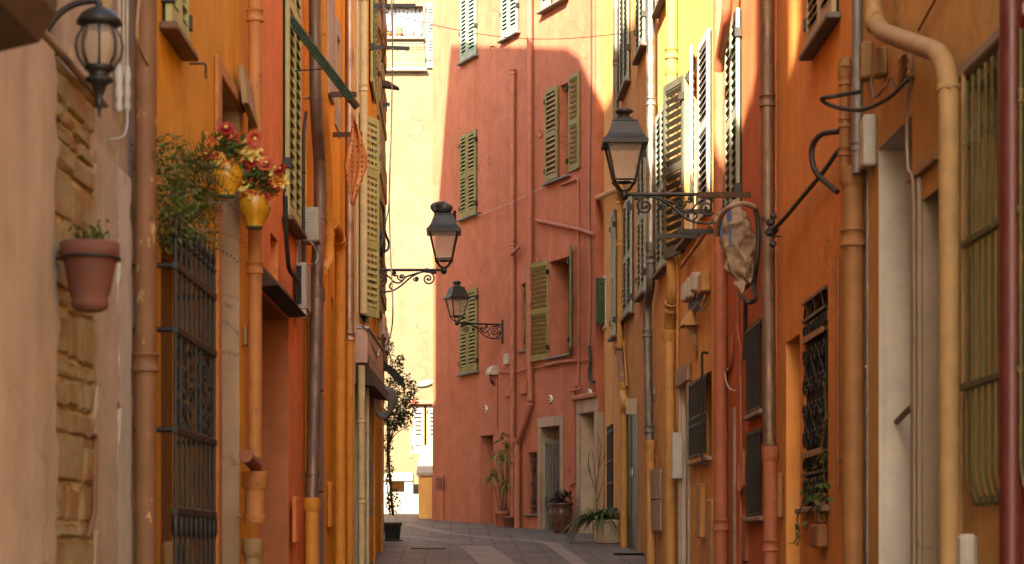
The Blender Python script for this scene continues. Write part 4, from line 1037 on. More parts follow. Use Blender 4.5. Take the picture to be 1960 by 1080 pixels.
cable('cable', 'pink painted cable sagging across the brick pink wall by the alarm hood', 'cable', WP, [(955, 712), (985, 713), (1010, 707), (1045, 701), (1130, 688)], .012, 'ppink')
cable('cable', 'dark cable running down the brick pink wall beside the corner', 'cable', WP, [(1131, -40), (1131, 200), (1129, 400), (1132, 520), (1130, 660)], .012, 'terrad')
cable('conduit', 'black corner conduit with a cable knot left of the ochre downpipe', 'conduit', WP, [(1128, 662, .06), (1130, 690, .05), (1128, 712, .05), (1130, 728, .06), (1137, 732, .08)], .03, 'lead')

# ------------------------------------------------------------------ downpipes, left side
pipe('old flaking brown downpipe beside the amber house gate', WL, [('pold', 42, [(279, -90), (279, 'g')])], .09, collars=(390, 515, 690), n=18)
pipe('peeling amber downpipe behind the flower pots', WL, [('pamber', 27, [(488, -90), (488, 876)])], .08, collars=(40, 505, 900), clamps=(1000,), n=16)
pipe('stubby rust red drain pipe with an elbow top', WL, [('terra', 26, [(470, 872), (490, 892), (492, 912)]), ('pamber', 40, [(488, 912), (488, 1000)]), ('pbeige', 34, [(484, 1040), (484, 'g')])], .12, clamps=(985,), n=16, name='drain_pipe')
pipe('bent shiny copper downpipe with an orange foot', WL, [('copper', 24, [(602, -90), (604, 170), (606, 235), (612, 310), (613, 400), (607, 500), (607, 560)]), ('copper', 24, [(607, 560), (597, 960)]), ('phoney', 26, [(597, 960), (596, 'g')])], .1, collars=(), clamps=(188, 422, 548, 912), n=18, bend=.3)
pipe('wide orange pipe ending in a rounded elbow at half height', WL, [('phoney', 19, [(614, -90), (619, 200), (627, 320), (631, 440), (630, 500), (618, 518)])], .12, collars=(), clamps=(65, 450), n=16, bend=.2)
pipe('thick orange downpipe starting from an elbow at the house wall', WL, [('phoney', 22, [(636, 428), (646, 440), (651, 470), (651, 'g')])], .1, collars=(462, 545), clamps=(960,), n=18)
pipe('pale copper downpipe with cut orange foot left of the green shutters', WL, [('copperl', 18, [(669, -90), (669, 645)]), ('phoney', 15, [(669, 645), (669, 'g')])], .08, collars=(655, 795,), clamps=(70, 430, 1040), n=16)
pipe('cream downpipe beside the green shutters', WL, [('pcream', 15, [(696, -90), (696, 600)])], .08, collars=(5, 148, 162), n=14)
pipe('slim cream conduit behind the pale copper downpipe', WL, [('pcream', 5, [(683, -90), (683, 600)])], .03, clamps=(140, 270, 375), cat='pipe', name='wall_pipe')
pipe('cream downpipe foot below the pink shop canopy', WL, [('pcream', 14, [(692, 700), (692, 'g')])], .08, collars=(792, 945), n=14)
pipe('slim cream pipe foot under the canopy edge', WF, [('pcream', 8, [(703, 730), (703, 'g')])], .07, collars=(812, 975), n=12)
pipe('grey steel pipe below the canopy at the orange corner house', WF, [('zinc', 7.5, [(710, 730), (710, 990)])], .06, collars=(762, 935), n=12)
pipe('orange pipe foot at the bottom of the orange corner house', WF, [('phoney', 6, [(716, 740), (716, 'g')])], .06, collars=(1032,), n=12)
pipe('dull yellow downpipe foot at the very corner of the left row', WF, [('pochre', 8, [(731, 745), (731, 'g')])], .06, collars=(790, 925), n=12)
pipe('black conduit left of the copper downpipe', WL, [('lead', 6, [(586, 215), (581, 260), (581, 505)])], .03, clamps=(325, 445), cat='pipe', name='conduit', bend=.05)
pipe('thick black cable under the pale shutters', WL, [('lead', 9, [(546, 375), (548, 450), (552, 515), (572, 540)])], .05, cat='cable', name='cable')
pipe('thin orange conduit down to the small meter cupboard', WL, [('phoney', 3.5, [(661, 560), (661, 880), (659, 940)])], .03, clamps=(835,), cat='pipe', name='wall_pipe')

# ------------------------------------------------------------------ boxes and fittings
def vented(name, label, cat, W, pxw, th, L, yt, yb, mat, n=9):
    t, (x0, x1, d, z0, z1) = sbox(name, label, cat, W, pxw, th, L, yt, yb, mat)
    g = G(); xe = x0 if W.u.y > 0 else x1; s_ = -1 if W.u.y > 0 else 1
    for k in range(n): z = z0 + (z1 - z0) * (.08 + .84 * k / n); g.box(xe, xe + s_*.006, -d*.85, -d*.1, z, z + (z1 - z0) * .05)
    g.done('vent_louvre', M[mat], parent=t); return t
vented('vent_box', 'beige louvred vent box in front of the copper downpipe', 'vent', WL, 576, 34, .24, 396, 462, 'plastic')
t, (x0, x1, d, z0, z1) = sbox('meter_box', 'open beige meter box hanging beside the red doorway', 'meter box', WL, 565, 22, .34, 502, 592, 'plastic')
g = G(); g.box(x0 - .02, x0 + .02, -d*.55, -.01, z0 + .04, z1 - .03); g.done('inside', M['dark'], parent=t)
g = G(); g.box(x0 - .03, x0 + .05, -d, -.01, z0 - .07, z0 - .005, .01); g.done('connector', M['plasticg'], parent=t)
cable('cable', 'white wire loop around the copper downpipe near the meter box', 'cable', WL, [(580, 460, .06), (597, 465, .16), (608, 490, .2), (603, 505, .2), (590, 506, .1)], .005, 'plastic')
sbox('utility_box', 'small orange cupboard at the foot of the stone door jamb', 'utility box', WL, 625, 9, .3, 922, 1010, 'phoney')
sbox('utility_box', 'narrow orange meter cupboard between the two orange pipes', 'utility box', WL, 658, 9, .35, 942, 1030, 'phoney')
sbox('junction_box', 'small pale junction box on the amber wall beside the peeling pipe', 'junction box', WL, 464, 9, .1, 625, 661, 'pbeige')
sbox('utility_box', 'red cupboard low in the red doorway', 'utility box', WL, 558, 9, .3, 950, 1040, 'salmon')
sbox('curb_stone', 'pale stone block at the foot of the iron gate', 'stone block', WL, 305, 30, .3, 1036, 1200, 'pbeige', b=.03)
# pink shop canopy
a = WL.at(679, 630); t = thing('shop_canopy', 'dusty pink boxed shop canopy with a black scalloped underside', 'canopy', WL, a)
x0 = a.x; x1 = x0 + 2.6; d = .14; z1 = a.z; z0 = WL.at(679, 695).z
g = G(); g.box(x0, x1, -d, -.002, z0, z1, .008); g.done('fascia', M['pinkp'], parent=t)
g = G(); vs = []; n = 30
for k in range(n + 1):
    x = x0 + (x1 - x0) * k / n; vs += [(x, -d - .006, z0 + .1), (x, -d - .02, z0 - .10 - .15 * k / n - .03 * abs(math.sin(k * .9)))]
g.add(vs, [(2*k, 2*k+1, 2*k+3, 2*k+2) for k in range(n)]); vs2 = [Vector(v) + Vector((0, .008, 0)) for v in vs]; g.add(vs2, [(2*k, 2*k+2, 2*k+3, 2*k+1) for k in range(n)]); g.done('valance', M['stonep'], parent=t)
g = G(); g.prism([(-.004, z0 - .005), (-d, z0 - .005), (-d - .03, z0 - .06), (-d - .08, z0 - .25), (-.05, z0 - .22)], x0 + .02, x1 - .3, 'x')
for k in range(4): yy = -.03 - .04 * k; g.tube([(x0 + .03, yy, z0 - .03 - .05*k), (x0 + 1.2, yy - .02, z0 - .08 - .05*k)], .018, 6)
g.done('awning_roll', M['brownc'], parent=t)
g = G(); g.box(x0 - .01, x1, -d - .02, -.002, z1 + .003, z1 + .03, .006); g.done('drip_rail', M['plasticg'], parent=t)
cable('cable', 'pale cable drooping over the pink shop canopy', 'cable', WL, [(690, 622, .15), (704, 636, .17), (712, 660, .2), (722, 682, .2), (726, 668, .15)], .012, 'plasticg')
t, (x0, x1, d, z0, z1) = sbox('air_conditioner', 'beige air conditioner on the rough stone corner', 'air conditioner', WF, 724, 14, .5, 601, 647, 'pinkp', b=.02)
g = G()
for k in range(5): g.box(x0 - .006, x0, -d*.4, -d*.05, z0 + .04 + k*.05, z0 + .065 + k*.05)
g.done('grille', M['iron'], parent=t)
sbox('utility_box', 'taupe box just below the air conditioner at the corner', 'utility box', WF, 730, 13, .4, 633, 672, 'plasticg')
sbox('switch_box', 'narrow brown box high on the orange corner house', 'switch box', WF, 717, 7, .12, 47, 79, 'rust')
a = WF.at(734, 700); t = thing('awning', 'small black fabric awning above the potted tree', 'awning', WF, a)
x0, z1 = a.x - 1.2, a.z; L = .31
g = G(); g.prism([(0, z1), (-L, z1 - .27), (-L, z1 - .29), (0, z1 - .02)], x0, x0 + 1.15, 'x'); g.done('cloth', M['awn'], parent=t)
g = G(); g.box(x0, x0 + 1.15, -L - .006, -L, z1 - .42, z1 - .275); g.prism([(0, z1 - .02), (-L, z1 - .29), (-L, z1 - .42), (-.02, z1 - .12)], x0, x0 + .012, 'x'); g.done('valance', M['awn'], parent=t)
a = WF.at(733, 772, .1); g = G()
for k in range(3):
    P = [(a.x + .05*k - .05, -.10 - .02*k + (.10 + .012*k) * math.cos(q), a.z + .01*k + (.19 - .02*k) * math.sin(q) - .03*math.cos(q)*k) for q in [2*math.pi*i/22 for i in range(23)]]
    g.tube(P, .028, 8, cap=False)
g.done('hose_coil', M['hose'], WF, base=a, label='coiled grey hose hung on the corner below the black awning', cat='hose')
g = G(); a = WF.at(727, 470, .05); g.blob((a.x, -.07, a.z), (.11, .06, .15), 12, 9, .16); g.blob((a.x, -.06, a.z + .15), (.05, .04, .06), 8, 6, .1)
g.done('plastic_bag', M['blackp'], WF, base=a, label='black plastic bag bundled around cables on the stone corner', cat='bag')
cable('cable', 'black cable loop hanging from the stone corner above the bag', 'cable', WF, [(726, 382, .04), (734, 400, .06), (736, 440, .08), (744, 465, .12), (742, 478, .12), (735, 481, .09)], .018, 'lead')
cable('cable', 'thin pale cable hanging free past the stone corner', 'cable', WF, [(748, -30, .5), (751, 100, .52), (749, 250, .5), (745, 360, .48), (747, 470, .48), (752, 600, .52), (745, 650, .4), (738, 662, .3)], .006, 'wire')
cable('cable', 'thin grey cable hanging close beside the stone corner', 'cable', WF, [(753, -30, .55), (750, 180, .52), (745, 380, .5), (738, 430, .4), (733, 500, .3), (730, 560, .25)], .005, 'wire')
cable('cable', 'frayed black cable beside the high left bar', 'cable', WF, [(733, -30, .12), (734, 40, .2), (733, 75, .2), (737, 95, .22), (731, 118, .15)], .016, 'pold')
cable('conduit', 'dark conduit dropping behind the black awning', 'conduit', WF, [(733, 640, .1), (733, 700, .1), (734, 760, .1)], .02, 'rust')
# bars sticking out of the walls to carry washing
def bar(label, W, pxw, py, length, mat='iron', t=.022, drop=0.0):
    a = W.at(pxw, py); g = G(); g.prism([(-.001, a.z - t), (-length, a.z - t - drop), (-length, a.z + t - drop), (-.001, a.z + t)], a.x - .012, a.x + .012, 'x')
    for k in range(4): y = -length * (.2 + .24 * k); g.lathe((a.x, y, a.z - drop * (.2 + .24*k) - t - .02), [(.004, 0), (.006, .01), (.004, .024)], 6)
    return g.done('clothesline_bar', M[mat], W, base=a, label=label, cat='clothesline bar', group='clothesline bars on the house walls')
bar('black clothesline bar below the lace curtained window', WF, 709, 90, .48, drop=.02)
bar('long black clothesline bar crossing the lace curtained window', WF, 708, 11, .56)
bar('short iron bar on the corner below the rusty plate', WF, 728, 200, .13)
bar('brown clothesline bar at the tip of the green awning pole', WL, 627, 181, .27, 'rust')
bar('brown clothesline bar carrying the orange scarf', WL, 637, 258, .28, 'rust')
bar('flat dark bar right behind the large lantern arm', WR, 1440, 373, .45, 'rust')
bar('black bar just under the scrolls of the large lantern', WO, 1372, 443, .37)
bar('lowest black bar below the large lantern', WO, 1343, 452, .45)
bar('black bar crossing the white shutters behind the scrolls', WO, 1362, 405, .38)
a = WF.at(727, 158); g = G(); g.prism([(0, a.z + .02), (-.12, a.z - .0), (-.26, a.z - .085), (-.27, a.z - .10), (0, a.z - .065)], a.x - .1, a.x + .06, 'x')
g.done('bracket_plate', M['rust'], WF, base=a, label='rusty folded metal plate jutting from the stone corner', cat='bracket')
# green awning pole
A_ = WL.at(551, 30); Bp = Vector((A_.x + .35, -.46, WL.at(551, 195).z * 1.0)); Bp.z = (CY - 192) / F * WL.world(Bp).y
t = thing('awning_pole', 'dark green grooved awning pole leaning out from the salmon house', 'awning pole', WL, A_)
g = G(); d = (Bp - A_).normalized(); sv = Vector((1, 0, 0)); uv = d.cross(sv).normalized()
for o_ in (-.022, 0, .022): g.tube([A_ + uv*o_ + sv*abs(o_)*.0, Bp + uv*o_], .014, 6)
g.done('rail', M['dgreen'], parent=t)
g = G(); g.tube([Bp - d*.02, Bp + d*.07], .03, 8); g.done('tip', M['rust'], parent=t)
g = G(); q = A_.lerp(Bp, .62); g.tube([(q.x, 0, q.z - .02), q], .006, 6); g.done('stay', M['iron'], parent=t)
# scarf
rg = random.Random(11); a = WL.at(640, 258, .2); g = G(); n, m = 14, 26; vs = []
Y = WL.depth(640, .2); k_ = Y / F
for i in range(m + 1):
    v = i / m; half = 20 * (min(1, v * 2.2 + .1) if v < .58 else 1 - (v - .58) / .47) ; half = max(1.5, half)
    for j in range(n + 1):
        u = j / n * 2 - 1
        px = 677 + 3 * math.sin(v * 4) + u * half * (1.05 if u > 0 else .95); py = 222 + 168 * v + abs(u) * 4
        yy = -((px - 640) * k_ + .2) ; xx = a.x + .05 * math.sin(u * 5 + v * 3) * (1 - .4*v) + .04 * math.cos(v * 9 + u * 2)
        vs.append((xx, yy, (CY - py) * k_))
g.add(vs, [(i*(n+1)+j, i*(n+1)+j+1, (i+1)*(n+1)+j+1, (i+1)*(n+1)+j) for i in range(m) for j in range(n)], True)
o = g.done('scarf', M['dots'], WL, base=vs[0], label='orange scarf with dark square dots drying on the wall bar', cat='scarf')
md = o.modifiers.new('thickness', 'SOLIDIFY'); md.thickness = .004
# hanging board
a = WL.at(447, 165); g = G(); g.T = Matrix.Translation((a.x, -.06, a.z)) @ Matrix.Rotation(R(-8), 4, 'X') @ Matrix.Rotation(R(10), 4, 'Y'); g.box(-.02, .5, -.02, .02, -.12, .13, .006); g.T = None
g.done('wooden_board', M['pbeige'], WL, base=a, label='tilted wooden board above the flower pots', cat='board')
# canvas roll, near
g = G(); Y = 6.0; ps = [(.0, 1.44), (-.25, 1.42), (-.38, 1.45), (-.43, 1.53), (-.44, 1.66), (-.39, 1.76), (-.34, 1.9), (-.3, 2.3), (0, 2.3)]
x = lx(WL, Y); g.prism(ps, x - 2.6, x, 'x'); g.done('canvas_awning', M['brownc'], WL, base=(x, 0, 1.44), label='dark brown rolled canvas awning over the nearest shop front', cat='awning')
# near left cables and insulators
t = thing('cable_clamps', 'grey porcelain cable clamps and wires under the eaves near the old lamp', 'cable clamp', WL, WL.at(238, 200))
for px in (228, 243):
    g = G(); p = WL.at(px, 170, .04); g.lathe((p.x, -.04, p.z - .10), [(.012, 0), (.02, .02), (.012, .05), (.022, .08), (.014, .12), (.02, .16), (.012, .2)], 10); g.done('insulator', M['plasticg'], parent=t)
g = G()
for px in (228, 236, 243): g.tube([WL.at(px, -40, .04), WL.at(px, 140, .04)], .008, 6)
g.tube(spline([WL.at(243, 205, .04), WL.at(243, 240, .06), WL.at(235, 262, .06), WL.at(212, 268, .04)], 6), .006, 6); g.done('wire', M['plastic'], parent=t)
cable('cable', 'curved pale cable on the old brown pipe below the eaves', 'cable', WL, [(268, -20, .15), (262, 60, .17), (270, 100, .17), (283, 125, .14)], .007, 'pbeige')
# ---- right fittings
for lab, pxw, yt, yb, th, L, mt in (('sandy meter box by the top of the sloping pipe', 1672, 78, 148, 22, .14, 'pbeige'), ('second sandy meter box, nearer the sloping pipe', 1700, 88, 142, 22, .14, 'pbeige'), ('brown junction box below the sloping pipe', 1752, 103, 150, 26, .12, 'pold'), ('grey alarm box beside the white doorway', 1680, 218, 316, 27, .16, 'plasticg')):
    sbox('meter_box' if 'meter' in lab else 'junction_box' if 'junction' in lab else 'alarm_box', lab, 'box', WR1, pxw, th, L, yt, yb, mt)
cable('cable', 'black cable swinging out below the sandy meter boxes', 'cable', WR1, [(1740, 150, .1), (1700, 188, .12), (1650, 210, .2), (1600, 205, .3), (1572, 190, .36), (1600, 184, .3), (1645, 176, .12)], .012, 'lead')
cable('cable', 'tangled brown wires under the meter boxes', 'cable', WR1, [(1668, 148, .05), (1674, 185, .1), (1690, 170, .1), (1705, 150, .05), (1715, 170, .08), (1735, 130, .05)], .008, 'pold')
cable('cable', 'brown cable down the wall between white and stone doorways', 'cable', WR1, [(1742, 150, .06), (1736, 230, .04), (1738, 320, .04), (1748, 360, .04), (1750, 600, .04), (1750, 1090, .04)], .009, 'stone')
cable('cable', 'thick black cable arching off the orange pipe', 'cable', WR, [(1605, 252, .08), (1572, 258, .16), (1554, 285, .2), (1562, 330, .18), (1603, 368, .08)], .018, 'lead')
cable('cable', 'twisted black cable climbing from the knot to the orange pipe', 'cable', WR, [(1478, 442, .12), (1500, 420, .08), (1540, 372, .05), (1575, 330, .05), (1603, 290, .06)], .016, 'lead')
cable('cable', 'thin diagonal wire above the sloping sandy pipe', 'cable', WR1, [(1758, 58, .02), (1790, 0, .02), (1830, -60, .02)], .007, 'pold')
rg = random.Random(4); a = WR.at(1478, 440, .12); g = G()
for k in range(14): p = a + Vector((rg.gauss(0, .012), rg.gauss(0, .018), rg.gauss(0, .04))); g.blob(p, (.03, .028, .026), 8, 6, .2, rg)
for k in range(6): p = a + Vector((rg.gauss(0, .01), rg.gauss(0, .015), rg.gauss(0, .03))); g.tube(spline([p, p + Vector((rg.gauss(0, .03), rg.gauss(0, .04), rg.gauss(0, .05))), p + Vector((rg.gauss(0, .03), rg.gauss(0, .03), rg.gauss(-.04, .05)))], 4), .007, 5)
g.done('cable_knot', M['lead'], WR, base=a, label='black tape knot of cables on the copper downpipe', cat='cable knot')
sbox('utility_box', 'lower orange meter cupboard beside the ivy', 'utility box', WR, 1584, 17, .2, 944, 1002, 'porange'); sbox('utility_box', 'small orange cupboard at ground beside the ivy', 'utility box', WR, 1586, 22, .3, 1003, 1048, 'porange')
sbox('utility_box', 'tall orange cupboard left of the recessed doorway', 'utility box', WR, 1500, 12, .2, 905, 992, 'porange')
sbox('stone_post', 'white painted stone post at the foot of the sandy wall', 'post', WR1, 1874, 34, .16, 1022, 1300, 'whites', b=.02)
a = WR1.at(1704, 820, -.1); bb = WR1.at(1744, 780, -.1); g = G(); g.tube([a, bb], .017, 10); g.done('handrail', M['wood'], WR1, base=a, label='short brown wooden handrail in the white doorway', cat='handrail')
# bag on the red house with hose loop
a = WR.at(1440, 395); t = thing('cloth_sack', 'torn dirty cloth sack tied with blue tape on the red wall', 'sack', WR, WR.at(1420, 560))
p0 = WR.at(1418, 485, .14); rg = random.Random(8); g = G(); n, m = 56, 44; vs = []
for i in range(m + 1):
    v = i / m; w_ = max(.03, .085 + .055 * math.sin(math.pi * v) - .055 * v); zc = (CY - (438 + 140 * v)) / F * 18.0; oc = -.25 + .17 * v + .012*math.sin(v*7)
    for k in range(n): q = 2*math.pi*k/n; f_ = 1 + .14*math.sin(q*3 + v*9) + .10*abs(math.sin(q*4 - v*11)) + .07*math.sin(q*9 + v*17) ; vs.append((p0.x + .9*w_*math.cos(q)*f_, oc + w_*math.sin(q)*f_, zc + .05*math.sin(q + .6) + .02*math.sin(q*3 + v*4)))
from mathutils import noise as mn
cc = sum((Vector(v) for v in vs), Vector()) / len(vs); nv = []
for v in vs:
    v = Vector(v); d = Vector((v.x - cc.x, v.y - cc.y - (v.z - cc.z) * -.27, 0)).normalized()
    r_ = 1 - abs(mn.noise(Vector((v.x*9, v.y*9, v.z*6)))) * 2; r2 = 1 - abs(mn.noise(Vector((v.x*22, v.y*22, v.z*13 + 5)))) * 2
    nv.append(v + d * (.055 * (r_ - .6) + .022 * (r2 - .5)) + Vector((0, 0, .02 * mn.noise(v * 12))))
vs = nv
g.add(vs, [(i*n+k, i*n+(k+1) % n, (i+1)*n+(k+1) % n, (i+1)*n+k) for i in range(m) for k in range(n)] + [tuple(range(n)), tuple(range((m+1)*n-1, m*n-1, -1))], True); g.done('sack', M['bagc'], parent=t)
g = G()
for y0, L in ((-.31, .2), (-.26, .05), (-.24, .26)): g.box(p0.x + .11, p0.x + .125, y0 - .008, y0 + .008, (CY - 450)/F*18 - L, (CY - 445)/F*18)
g.done('tape', M['blue'], parent=t)
cable('hose', 'pale hose arching over the torn cloth sack', 'hose', WR, [(1372, 450, .33), (1380, 415, .32), (1400, 395, .26), (1425, 390, .15), (1445, 397, .06)], .022, 'bagc')
cable('hose', 'black hose hanging beside the torn cloth sack', 'hose', WR, [(1446, 400, .05), (1452, 440, .03), (1449, 500, .05), (1443, 545, .06), (1446, 572, .06), (1432, 578, .14), (1415, 565, .18)], .02, 'lead')
pipe('black conduit below the torn cloth sack', WR, [('lead', 8, [(1427, 575), (1426, 690)])], .03, clamps=(602,), cat='pipe', name='conduit')
cable('cable', 'white wire curl on the red house beside the thin pipe', 'cable', WR, [(1387, 700, .03), (1390, 730, .06), (1398, 745, .05), (1409, 748, .03)], .006, 'whites')
sbox('utility_box', 'tall red meter cupboard under the black barred windows', 'utility box', WR, 1436, 9, .3, 985, 1075, 'pred'); sbox('wall_ledge', 'rough stone strip between red pipes', 'stone strip', WR, 1412, 8, .2, 780, 1200, 'stone')
# ochre house fittings
t = thing('electric_meters', 'three pale electric meters with tangled wires on the ochre wall', 'electric meter', WO, WO.at(1335, 590))
for k, (px, yt, yb) in enumerate(((1325, 540, 577), (1333, 531, 570), (1343, 520, 557))):
    p = WO.at(px, yt); z0 = WO.at(px, yb).z; g = G(); g.box(p.x - .17, p.x, -.10, -.002, z0, p.z, .02); g.done('meter', M['plastic'], parent=t)
rg = random.Random(2); g = G()
for k in range(9):
    p = WO.at(1322 + 3*k, 575 - 1.6*k, .04); g.tube(spline([p, p + Vector((.05, -.03, -.09)), p + Vector((rg.uniform(.1, .4), -.02, -.12 + rg.uniform(-.1, .05))), p + Vector((.5, -.02, rg.uniform(-.2, .1)))], 5), .007, 5)
g.done('wire', M['lead'], parent=t)
t = thing('cable_hood', 'ochre cable hood with a bundle of wires on the ochre house', 'cable hood', WO, WO.at(1325, 625))
p = WO.at(1338, 622); g = G(); g.prism([(-.003, 0), (-.17, 0), (-.155, .03), (-.10, .14), (-.003, .2)], p.x - .35, p.x, 'x'); g.v = [v + Vector((0, 0, p.z)) for v in g.v]; g.done('hood', M['pochre'], parent=t)
g = G()
for k in range(6): q = Vector((p.x - .05 - .02*k, -.13 + .02*k, p.z)); g.tube(spline([q, q + Vector((0, .01, -.07)), q + Vector((.0, .05, -.14)), Vector((q.x, -.02, p.z - .22 - .03*k))], 5), .008, 5)
g.done('wire', M['pbeige'], parent=t)
sbox('utility_box', 'ochre cable cover above the wire bundle next to the red downpipe', 'utility box', WO, 1361, 18, .3, 520, 557, 'pochre')
t, q = sbox('letter_box', 'tall grey metal box by the pale stone doorway', 'metal box', WO, 1307, 20, .12, 828, 916, 'plasticg', b=.006)
for lab, yt, yb, px in (('upper brown wall flap left of the crooked downpipe', 898, 955, 1268), ('lower brown wall flap left of the crooked downpipe', 957, 1016, 1268)):
    p = WO.at(px, yt); z0 = WO.at(px, yb).z; g = G(); g.T = Matrix.Translation((p.x, 0, 0)) @ Matrix.Rotation(R(9), 4, 'Z'); g.box(-.62, 0, -.03, -.004, z0, p.z, .006); g.T = None
    g.done('access_flap', M['stone'], WO, base=(p.x, 0, z0), label=lab, cat='access flap')
p = WO2.at(1222, 762); z0 = WO2.at(1222, 793).z; g = G(); g.box(p.x - .1, p.x - .06, -.16, -.002, z0, p.z, .004)
g.done('sign_board', M['stone'], WO2, base=(p.x, 0, z0), label='blank grey board above the dark green door', cat='board')
for px, yt, yb, lab in ((1352, 925, 1030, 'stepped ochre cupboard under the black barred window'), (1372, 955, 1100, 'ochre pier by the red downpipe foot')): sbox('utility_box' if 'cup' in lab else 'wall_pier', lab, 'cupboard' if 'cup' in lab else 'pier', WO, px, 12, .35, yt, yb, 'pochre')
sbox('door_box', 'small black box at the foot of the arched ochre window', 'box', WO2, 1183, 9, .2, 972, 1026, 'blackp')
g = G(); p = WO.at(1252, 755); g.T = Matrix.Translation((p.x, -.005, p.z)) @ Matrix.Rotation(R(90), 4, 'X'); g.lathe((0, 0, 0), [(.11, 0), (.10, .02), (.07, .03)], 20); g.T = None
g.done('round_plate', M['stonep'], WO, base=p, label='pale round plate on the ochre wall beside the dark pipe', cat='plate')
# pink house fittings
t = thing('alarm_hood', 'beige rounded hood with loose wires on the brick pink wall', 'hood', WP, WP.at(948, 722))
p = WP.at(949, 718); g = G(); g.prism([(-.003, 0), (-.15, 0), (-.155, .05), (-.12, .12), (-.06, .16), (-.003, .17)], p.x - .1, p.x + .13, 'x'); g.v = [v + Vector((0, 0, p.z)) for v in g.v]; g.done('hood', M['plastic'], parent=t)
g = G()
for k in range(5): q = Vector((p.x - .05 + .03*k, -.1, p.z)); g.tube(spline([q, q + Vector((.01, .01, -.1)), q + Vector((-.02, .05, -.15)), Vector((p.x + .02, -.02, p.z - .2))], 5), .007, 5)
g.done('wire', M['terrad'], parent=t)
def rbox(name, label, cat, W, pl, pr, yt, yb, d, mat):
    a, b, z0, z1 = W.rect(pl, pr, (pl + pr)/2, yt, yb); g = G(); g.box(a, b, -d, -.002, z0, z1, .01); return g.done(name, M[mat], W, base=((a + b)/2, 0, z0), label=label, cat=cat)
rbox('junction_box', 'cream junction box between the two pink downpipes', 'junction box', WP, 970, 977, 678, 698, .07, 'plastic')
rbox('utility_box', 'pink meter cupboard left of the slanting bend', 'utility box', WP, 1000, 1011, 729, 755, .05, 'pink'); rbox('utility_box', 'small pink cover on the slim pink downpipe', 'utility box', WP, 971, 978, 734, 760, .04, 'pink'); rbox('utility_box', 'pink cover right of the lower open window', 'utility box', WP, 1102, 1109, 715, 740, .04, 'pink')
a, b, z0, z1 = WP.rect(834, 850, 842, 908, 1000); t = thing('gas_cabinet', 'tall pink gas cabinet at the far pink corner', 'cabinet', WP, ((a + b)/2, 0, z0))
g = G(); g.box(a, b, -.08, -.002, z0 - .3, z1, .012); g.done('case', M['pink'], parent=t); a2, b2, c0, c1 = WP.rect(836, 846, 841, 915, 936, .08); g = G(); g.box(a2, b2, -.09, -.08, c0, c1); g.done('grate', M['terrad'], parent=t)
for px, py, txt, lab in ((930, 783, '25', 'oval house number tile 25 above the plain recessed doorway'), (1054, 764, '23', 'oval house number tile 23 above the gated stone doorway'), (1129, 752, '21', 'oval house number tile 21 above the corner doorway')):
    p = WP.at(px, py); t = thing('house_number', lab, 'number tile', WP, p); g = G()
    n = 24; vs = [(p.x + r_*.085*math.cos(2*math.pi*k/n), y, p.z + r_*.065*math.sin(2*math.pi*k/n)) for r_, y in ((1, -.002), (1, -.018), (.85, -.024), (.0, -.026)) for k in range(n)]
    g.add(vs, [(i*n+k, i*n+(k+1) % n, (i+1)*n+(k+1) % n, (i+1)*n+k) for i in range(3) for k in range(n)]); g.done('tile', M['tile'], parent=t)
    fc = bpy.data.curves.new('digits', 'FONT'); fc.body = txt; fc.size = .115; fc.offset = .004; fc.extrude = .002; fc.align_x = 'CENTER'; fc.align_y = 'CENTER'; fo = bpy.data.objects.new('tmp', fc); COL.objects.link(fo); bpy.context.view_layer.update()
    me = bpy.data.meshes.new_from_object(fo); bpy.data.objects.remove(fo); bpy.data.curves.remove(fc); fo = bpy.data.objects.new('digits', me); COL.objects.link(fo); me.materials.clear()
    me.materials.append(M['terrad']); fo.parent = t; fo.location = (0, -.031, 0); fo.rotation_euler = (R(90), 0, 0)
for px in (932, 944):
    pass
for px, py, lab in ((1036, 255, 'upper'), (1032, 494, 'lower')):
    p = WP.at(px, py); g = G(); g.T = Matrix.Translation((p.x, -.002, p.z)) @ Matrix.Rotation(R(90), 4, 'X'); g.lathe((0, 0, 0), [(.075, 0), (.08, .015), (.06, .02), (.055, .004)], 18); g.T = None
    g.done('vent_ring', M['ppink'], WP, base=p, label=lab + ' round pink vent ring between pipe and open window', cat='vent')
for nm, px, py in (('first', 905, 90), ('second', 919, 408), ('third', 876, 716)): pass
# high wire and small hooks
A_ = WF.at(716, 18, .1); Aw = WF.world(A_); Bw = WO2.world(WO2.at(1240, 57, .05)); g = G(); P = []
mid = (Aw + Bw)/2
for i in range(25):
    t_ = i/24; q = Aw.lerp(Bw, t_); q.z -= .22*math.sin(math.pi*t_); P.append(q)
g.tube(P, .0045, 5); g.done('overhead_wire', M['lead'], base=Aw, label='thin wire strung high across the lane to the ochre house', cat='wire')
g = G(); P = [WP.at(866, 428, .04), WP.at(920, 412, .03), WP.at(985, 385, .1), WP.at(1040, 358, .03)]; g.tube(P, .005, 5); g.done('washing_line', M['wire'], WP, base=P[0], label='slack washing line along the brick pink wall', cat='washing line')
for px, py, lab in ((873, 428, 'beside the black wrapped lantern'), (922, 408, 'right of the middle pair of olive shutters'), (948, 90, 'under the two sunlit mint shutters')):
    p = WP.at(px, py); g = G(); g.tube([p + Vector((0, .02, 0)), p + Vector((0, -.09, 0)), p + Vector((0, -.09, -.06))], .010, 6); g.tube([p + Vector((-.06, -.06, 0)), p + Vector((.06, -.06, 0))], .008, 6)
    g.done('wall_hook', M['rust'], WP, base=p, label='small iron wall hook ' + lab, cat='hook')
